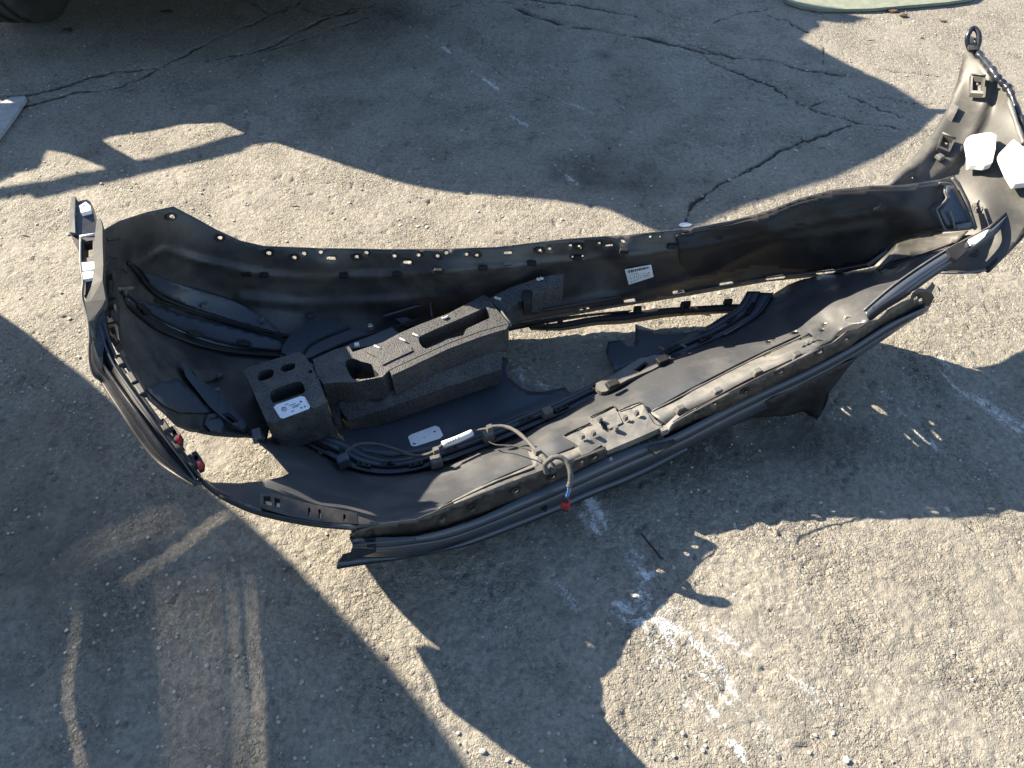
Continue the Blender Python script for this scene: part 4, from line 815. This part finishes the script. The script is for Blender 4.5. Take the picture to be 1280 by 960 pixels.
# ------------------------------------------------------------------ FOAM ABSORBERS lying inside the cover
fa = empty('foam_absorber', tuple(P(470, 500, .05)), 'grey black foam absorber block with pockets and a white sticker, lying inside the bumper', 'foam block')
zA = rbf([(304,462,.205),(372,440,.20),(409,504,.205),(335,530,.21),(390,447,.20)], 1e-6)
block('end_block', [(304,463),(311,459),(372,440),(381,444),(388,455),(400,478),(409,504),(404,508),(340,529),(333,526),(318,493)], zA, M['foam'], fa, .10,
   holes=[crom([(322,468),(326,464),(338,461),(342,464),(341,470),(334,474),(325,476),(322,474)], 2, True), crom([(351,459),(356,455),(367,454),(369,458),(366,462),(355,465),(351,463)], 2, True),
          crom([(337,493),(342,487),(370,477),(378,479),(381,486),(378,492),(345,503),(340,502)], 2, True), ell(388,464.5,3,2), ell(396,462.5,3,2)], grid=18, base=None)
block('pocket_floor', [(320,460),(372,446),(392,455),(395,480),(384,498),(340,508)], .165, M['foam'], fa, .01)
block('end_foot', [(352,540),(410,512),(421,531),(400,540),(398,546),(372,549)], .085, M['foam'], fa, .03)
block('raised_pad', [(392,470),(397,477),(409,503),(402,507),(390,511),(382,497)], on(zA, .004), M['foam'], fa, .05)
zB = rbf([(392,450,.175),(440,433,.175),(525,404,.18),(610,366,.185),(635,402,.185),(487,466,.18),(420,480,.17)], 1e-5)
holeC = [(430,453),(434,449),(440,447),(447,449),(452,451),(463,453),(469,460),(475,470),(480,471),(478,474),(440,480),(436,470),(431,462)]
top = [(391,449),(398,446),(420,436),(436,433),(441,440),(478,428),(500,416),(526,405),(560,392),(604,369),(611,372),(622,388),(636,404),(600,414),(560,429),(520,447),(487,462),(478,471),(440,478),(416,478),(404,480),(396,470)]
slotD = [(524,428),(523,421),(545,411),(580,396),(607,384),(611,390),(613,397),(596,405),(583,411),(579,419),(560,424),(545,431),(533,436),(528,434)]
block('main_beam', top, zB, M['foam'], fa, .07, holes=[crom([(431,453),(435,449),(442,448),(452,452),(464,455),(468,462),(474,470),(452,474),(442,474),(436,466)], 2, True), slotD], grid=16)
block('slot_floor', [(520,420),(608,382),(617,398),(536,438)], .14, M['foam'], fa, .01)
block('beam_edge', [(487,463),(520,448),(560,430),(600,415),(636,405),(633,411),(600,421),(560,436),(520,455),(490,469)], on(zB, .002), M['foam'], fa, .075)
block('recess_panel', [(458,440),(500,424),(512,432),(516,438),(490,450),(478,456),(470,446)], on(zB, .003), M['foam'], fa, .01)
zL = rbf([(422,507,.10),(440,495,.11),(487,490,.115),(625,437,.12),(627,461,.09),(437,532,.075)], 1e-5)
block('lower_ledge', [(422,506),(432,498),(443,497),(446,482),(478,477),(487,489),(530,473),(580,454),(626,437),(628,449),(626,462),(600,470),(540,490),(480,512),(436,525),(428,516)], zL, M['foam'], fa, .05,
   holes=[[(445,486),(452,480),(474,478),(484,488),(483,495),(476,503),(464,503),(448,496)]], grid=16)
block('step_web', [(394,478),(412,474),(424,500),(424,520),(418,524),(410,505)], .10, M['foam'], fa, .04)
fs = sticker('paper_label', [(342,509),(345,506),(376,495),(381,496),(388,508),(386,511),(354,523),(350,522)], zA, .002, fa, [(.34, .2, .12, .03), (.44, .33, .22, .03), (.5, .46, .28, .03), (.5, .56, .2, .03), (.4, .75, .1, .04), (.72, .72, .05, .08), (.8, .3, .06, .1), (.83, .72, .05, .08)], [(341,507),(379,494),(389,510),(351,524)])
v, f = tri(ell(355,511,3.2,2.7,0,18), [ell(355,511,2.6,2.1,0,18)], 30); link('logo_ring', PN(v, zA(v) + .0032), f, M['ink'], fs, thick=.0003)
for a in (90, 210, 330):
    e_ = (355 + 2.6 * math.cos(R(a)), 511 - 2.2 * math.sin(R(a))); sheet('logo_ray', [(355 - .4, 511), (355 + .4, 511.2), (e_[0] + .15, e_[1]), (e_[0] - .15, e_[1])], on(zA, .0028), M['ink'], fs, grid=20, thick=.0003)
for pl in ([(555,398),(560,395)], [(518,418),(524,421)], [(502,424),(508,427)], [(470,433),(476,436)]): tube('white_fleck', [(x, y, float(zB((x, y))[0]) + .003) for x, y in [(pl[0][0] - 2, pl[0][1] - 1), pl[0], pl[1]]], .0022, M['white'], fa, 2, 6)
fb_ = empty('foam_absorber', tuple(P(665, 380, .05)), 'short tapered foam block without sticker, beside the far wall of the bumper', 'foam block')
zF = rbf([(614,372,.17),(660,352,.195),(704,342,.215),(705,352,.205),(680,362,.19),(640,384,.165),(632,390,.16)], 1e-5)
block('foam_beam', [(612,373),(630,363),(645,357),(672,348),(690,344),(704,343),(705,347),(702,357),(680,362),(655,374),(640,384),(633,391),(622,385)], zF, M['foam'], fb_, .06, grid=14)
block('foam_notch', [(652,365),(660,360),(666,362),(665,376),(655,380)], .186, M['liner'], fb_, .04)
tube('white_edge', [(626,388,.18),(633,398,.175),(637,404,.172),(638,408,.17)], .0035, M['bracket'], fb_, 3, 6)
for x, y in [(622,373),(673,349),(677,348)]: v, f = wbox(P(x, y, float(zF((x, y))[0]) + .003), (.016 if x < 650 else .008, .005, .004), -.4); link('white_fleck', v, f, M['white'], fb_)
# curved carrier behind the block, struts and bolt (part of the cover)
ca = block('curved_carrier', crom([(352,440),(356,428),(368,414),(388,404),(410,399),(426,404),(438,411),(470,418),(478,412),(455,424),(430,430),(402,440),(384,448),(366,446)], 2, True), .115, M['smooth'], bc, .02)
for pl in ([(378,446),(384,434),(400,424),(430,412),(438,409)], [(405,440),(440,425),(480,413),(525,398)]): tube('carrier_groove', [(x, y, .118) for x, y in pl], .003, M['liner'], ca, 4, 6)
block('carrier_shelf', [(420,437),(455,423),(490,409),(500,418),(472,430),(440,436)], .13, M['smooth'], bc, .02)
block('dark_opening', [(474,410),(480,399),(492,396),(512,397),(526,405),(522,410),(500,414),(478,424)], .10, M['liner'], bc, .03)  # black block drawn for the darkness inside the opening
block('duct_flap', [(494,398),(508,396),(518,403),(506,407)], .112, M['smooth'], bc, .006)
tube('strut', [(478,396,.115),(520,383,.12),(560,374,.125),(610,366,.125)], .0035, M['smooth'], bc, 3, 6); tube('strut', [(536,368,.14),(538,380,.13),(540,396,.12)], .0028, M['smooth'], bc, 3, 6); tube('strut', [(600,374,.12),(650,368,.11),(700,358,.11)], .002, M['liner'], bc, 3, 6)
bo = boxat('bolt', 463, 408, .125, (.016, .016, .012), 20, M['steel'], bc, .3); boxat('bracket_eye', 446, 431, .14, (.012, .012, .006), 15, M['sticker'], bc)

# ------------------------------------------------------------------ SMALL THINGS ON THE GROUND
st = block('edging_strip', [(-30,168),(-6,132),(14,121),(31,120),(32,123),(16,147),(-2,171),(-14,188)], .014, M['bar'], None, .012)
tag(st, 'pale weathered flat strip lying at the left edge of the yard', 'metal strip')
gb_ = block('green_board', [(978,-60),(982,0),(1000,7),(1025,11),(1050,11.5),(1090,10.5),(1130,7),(1180,3),(1215,-2),(1300,-60)], .016, M['green'], None, .012)
tag(gb_, 'faded green board lying flat at the top edge of the yard', 'board')
wc = tube('wire_offcut', [(802,667,.006),(808,675,.008),(818,687,.008),(826,697,.006),(829,698,.005)], .0022, M['liner'], None, 3, 6); tag(wc, 'thin black bent wire offcut in the shade below the bumper', 'wire')
def stone(r, seed, flatk=.5):
    rd = random.Random(seed); bm = bmesh.new(); bmesh.ops.create_icosphere(bm, subdivisions=1, radius=r)
    for v in bm.verts: v.co *= rd.uniform(.7, 1.15); v.co.z *= flatk
    V = [tuple(v.co) for v in bm.verts]; Fc = [[v.index for v in f.verts] for f in bm.faces]; bm.free(); return V, Fc
def chip(name, px, py, r, m, label, cat, fl=.5, seed=1, sx_=1.0, rot=0):
    p = P(px, py, r * fl * .7); V, Fc = stone(r, seed, fl); V = [(a * sx_ * math.cos(rot) - b * math.sin(rot) + p.x, a * sx_ * math.sin(rot) + b * math.cos(rot) + p.y, c + p.z) for a, b, c in V]
    return tag(link(name, V, Fc, m), label, cat)
chip('stone_chip', 856, 281, .014, M['sticker'], 'flat white chip in the shade just behind the far bumper wall', 'stone', .25, 3, 1.5)
chip('stone_chip', 603, 939 - 0, .006, M['chip'], 'tiny pale stone at the bottom of the shaded asphalt', 'stone', .5, 5)
chip('stone_chip', 1058, 950, .008, M['sticker'], 'small white stone at the bottom of the sunlit asphalt', 'stone', .5, 7)
chip('stone_chip', 1184, 637, .008, M['chip'], 'small pale stone at the edge of the long shade on the right', 'stone', .5, 9)
chip('dry_leaf', 1116, 12.5, .022, M['leaf'], 'brown dry leaf against the edge of the green board', 'leaf', .3, 11, 1.5)
chip('dry_leaf', 1129, 19, .016, M['leaf'], 'crumpled brown leaf just in front of the green board', 'leaf', .45, 12, 1.3)
chip('dry_leaf', 1179, 26, .009, M['leaf'], 'small thin brown leaf right of the crumpled one', 'leaf', .3, 13, 1.8)
chip('dry_leaf', 1152, 47, .007, M['leaf'], 'small dark leaf crumb left of the bumper tip', 'leaf', .4, 14)
chip('stone_chip', 85, 38, .016, M['rubber'], 'dark lump on the asphalt right in front of the tyre', 'stone', .5, 15, 1.6)
chip('stone_chip', 208, 14, .02, M['rubber'], 'dark flat lump under the parked car', 'stone', .35, 16, 1.8)
V = []; Fc = []; rd = np.random.RandomState(5); base = [stone(1, s_, .5) for s_ in range(8)]
def scatter(n, x0, x1, y0, y1, r0, r1):
    for i in range(n):
        x, y = rd.uniform(x0, x1), rd.uniform(y0, y1); r = r0 + (r1 - r0) * rd.rand() ** 3; bV, bF = base[rd.randint(8)]; a = rd.rand() * 6.28; k = len(V)
        V.extend([(x + r * (p[0] * math.cos(a) - p[1] * math.sin(a)), y + r * (p[0] * math.sin(a) + p[1] * math.cos(a)), r * p[2] * .8 + .001) for p in bV]); Fc.extend([tuple(j + k for j in t) for t in bF])
scatter(3400, -1.3, 1.5, .3, 1.3, .0012, .0048); scatter(2200, -2.3, 2.3, 1.2, 3.3, .002, .0065)
g = link('loose_grit', V, Fc, M['chip']); g['kind'] = 'stuff'; g['label'] = 'loose pale grit and stone crumbs scattered over the asphalt'; g['category'] = 'grit'
V = []; Fc = []
for i in range(40):                                             # fine dry straws
    x, y = rd.uniform(-1.6, 1.6), rd.uniform(.5, 3.0); a = rd.rand() * 3.14; l = rd.uniform(.012, .035); dx, dy = math.cos(a) * l, math.sin(a) * l; k = len(V); t = .0007
    V += [(x, y, .005), (x + t, y + t, .007), (x + dx, y + dy, .005), (x + dx * .5, y + dy * .5 + l * .08, .009)]; Fc += [(k, k + 1, k + 3), (k + 1, k + 2, k + 3), (k, k + 3, k + 2), (k, k + 2, k + 1)]
g = link('dry_straws', V, Fc, M['bracket']); g['kind'] = 'stuff'; g['label'] = 'thin dry straws scattered over the asphalt'; g['category'] = 'straw'
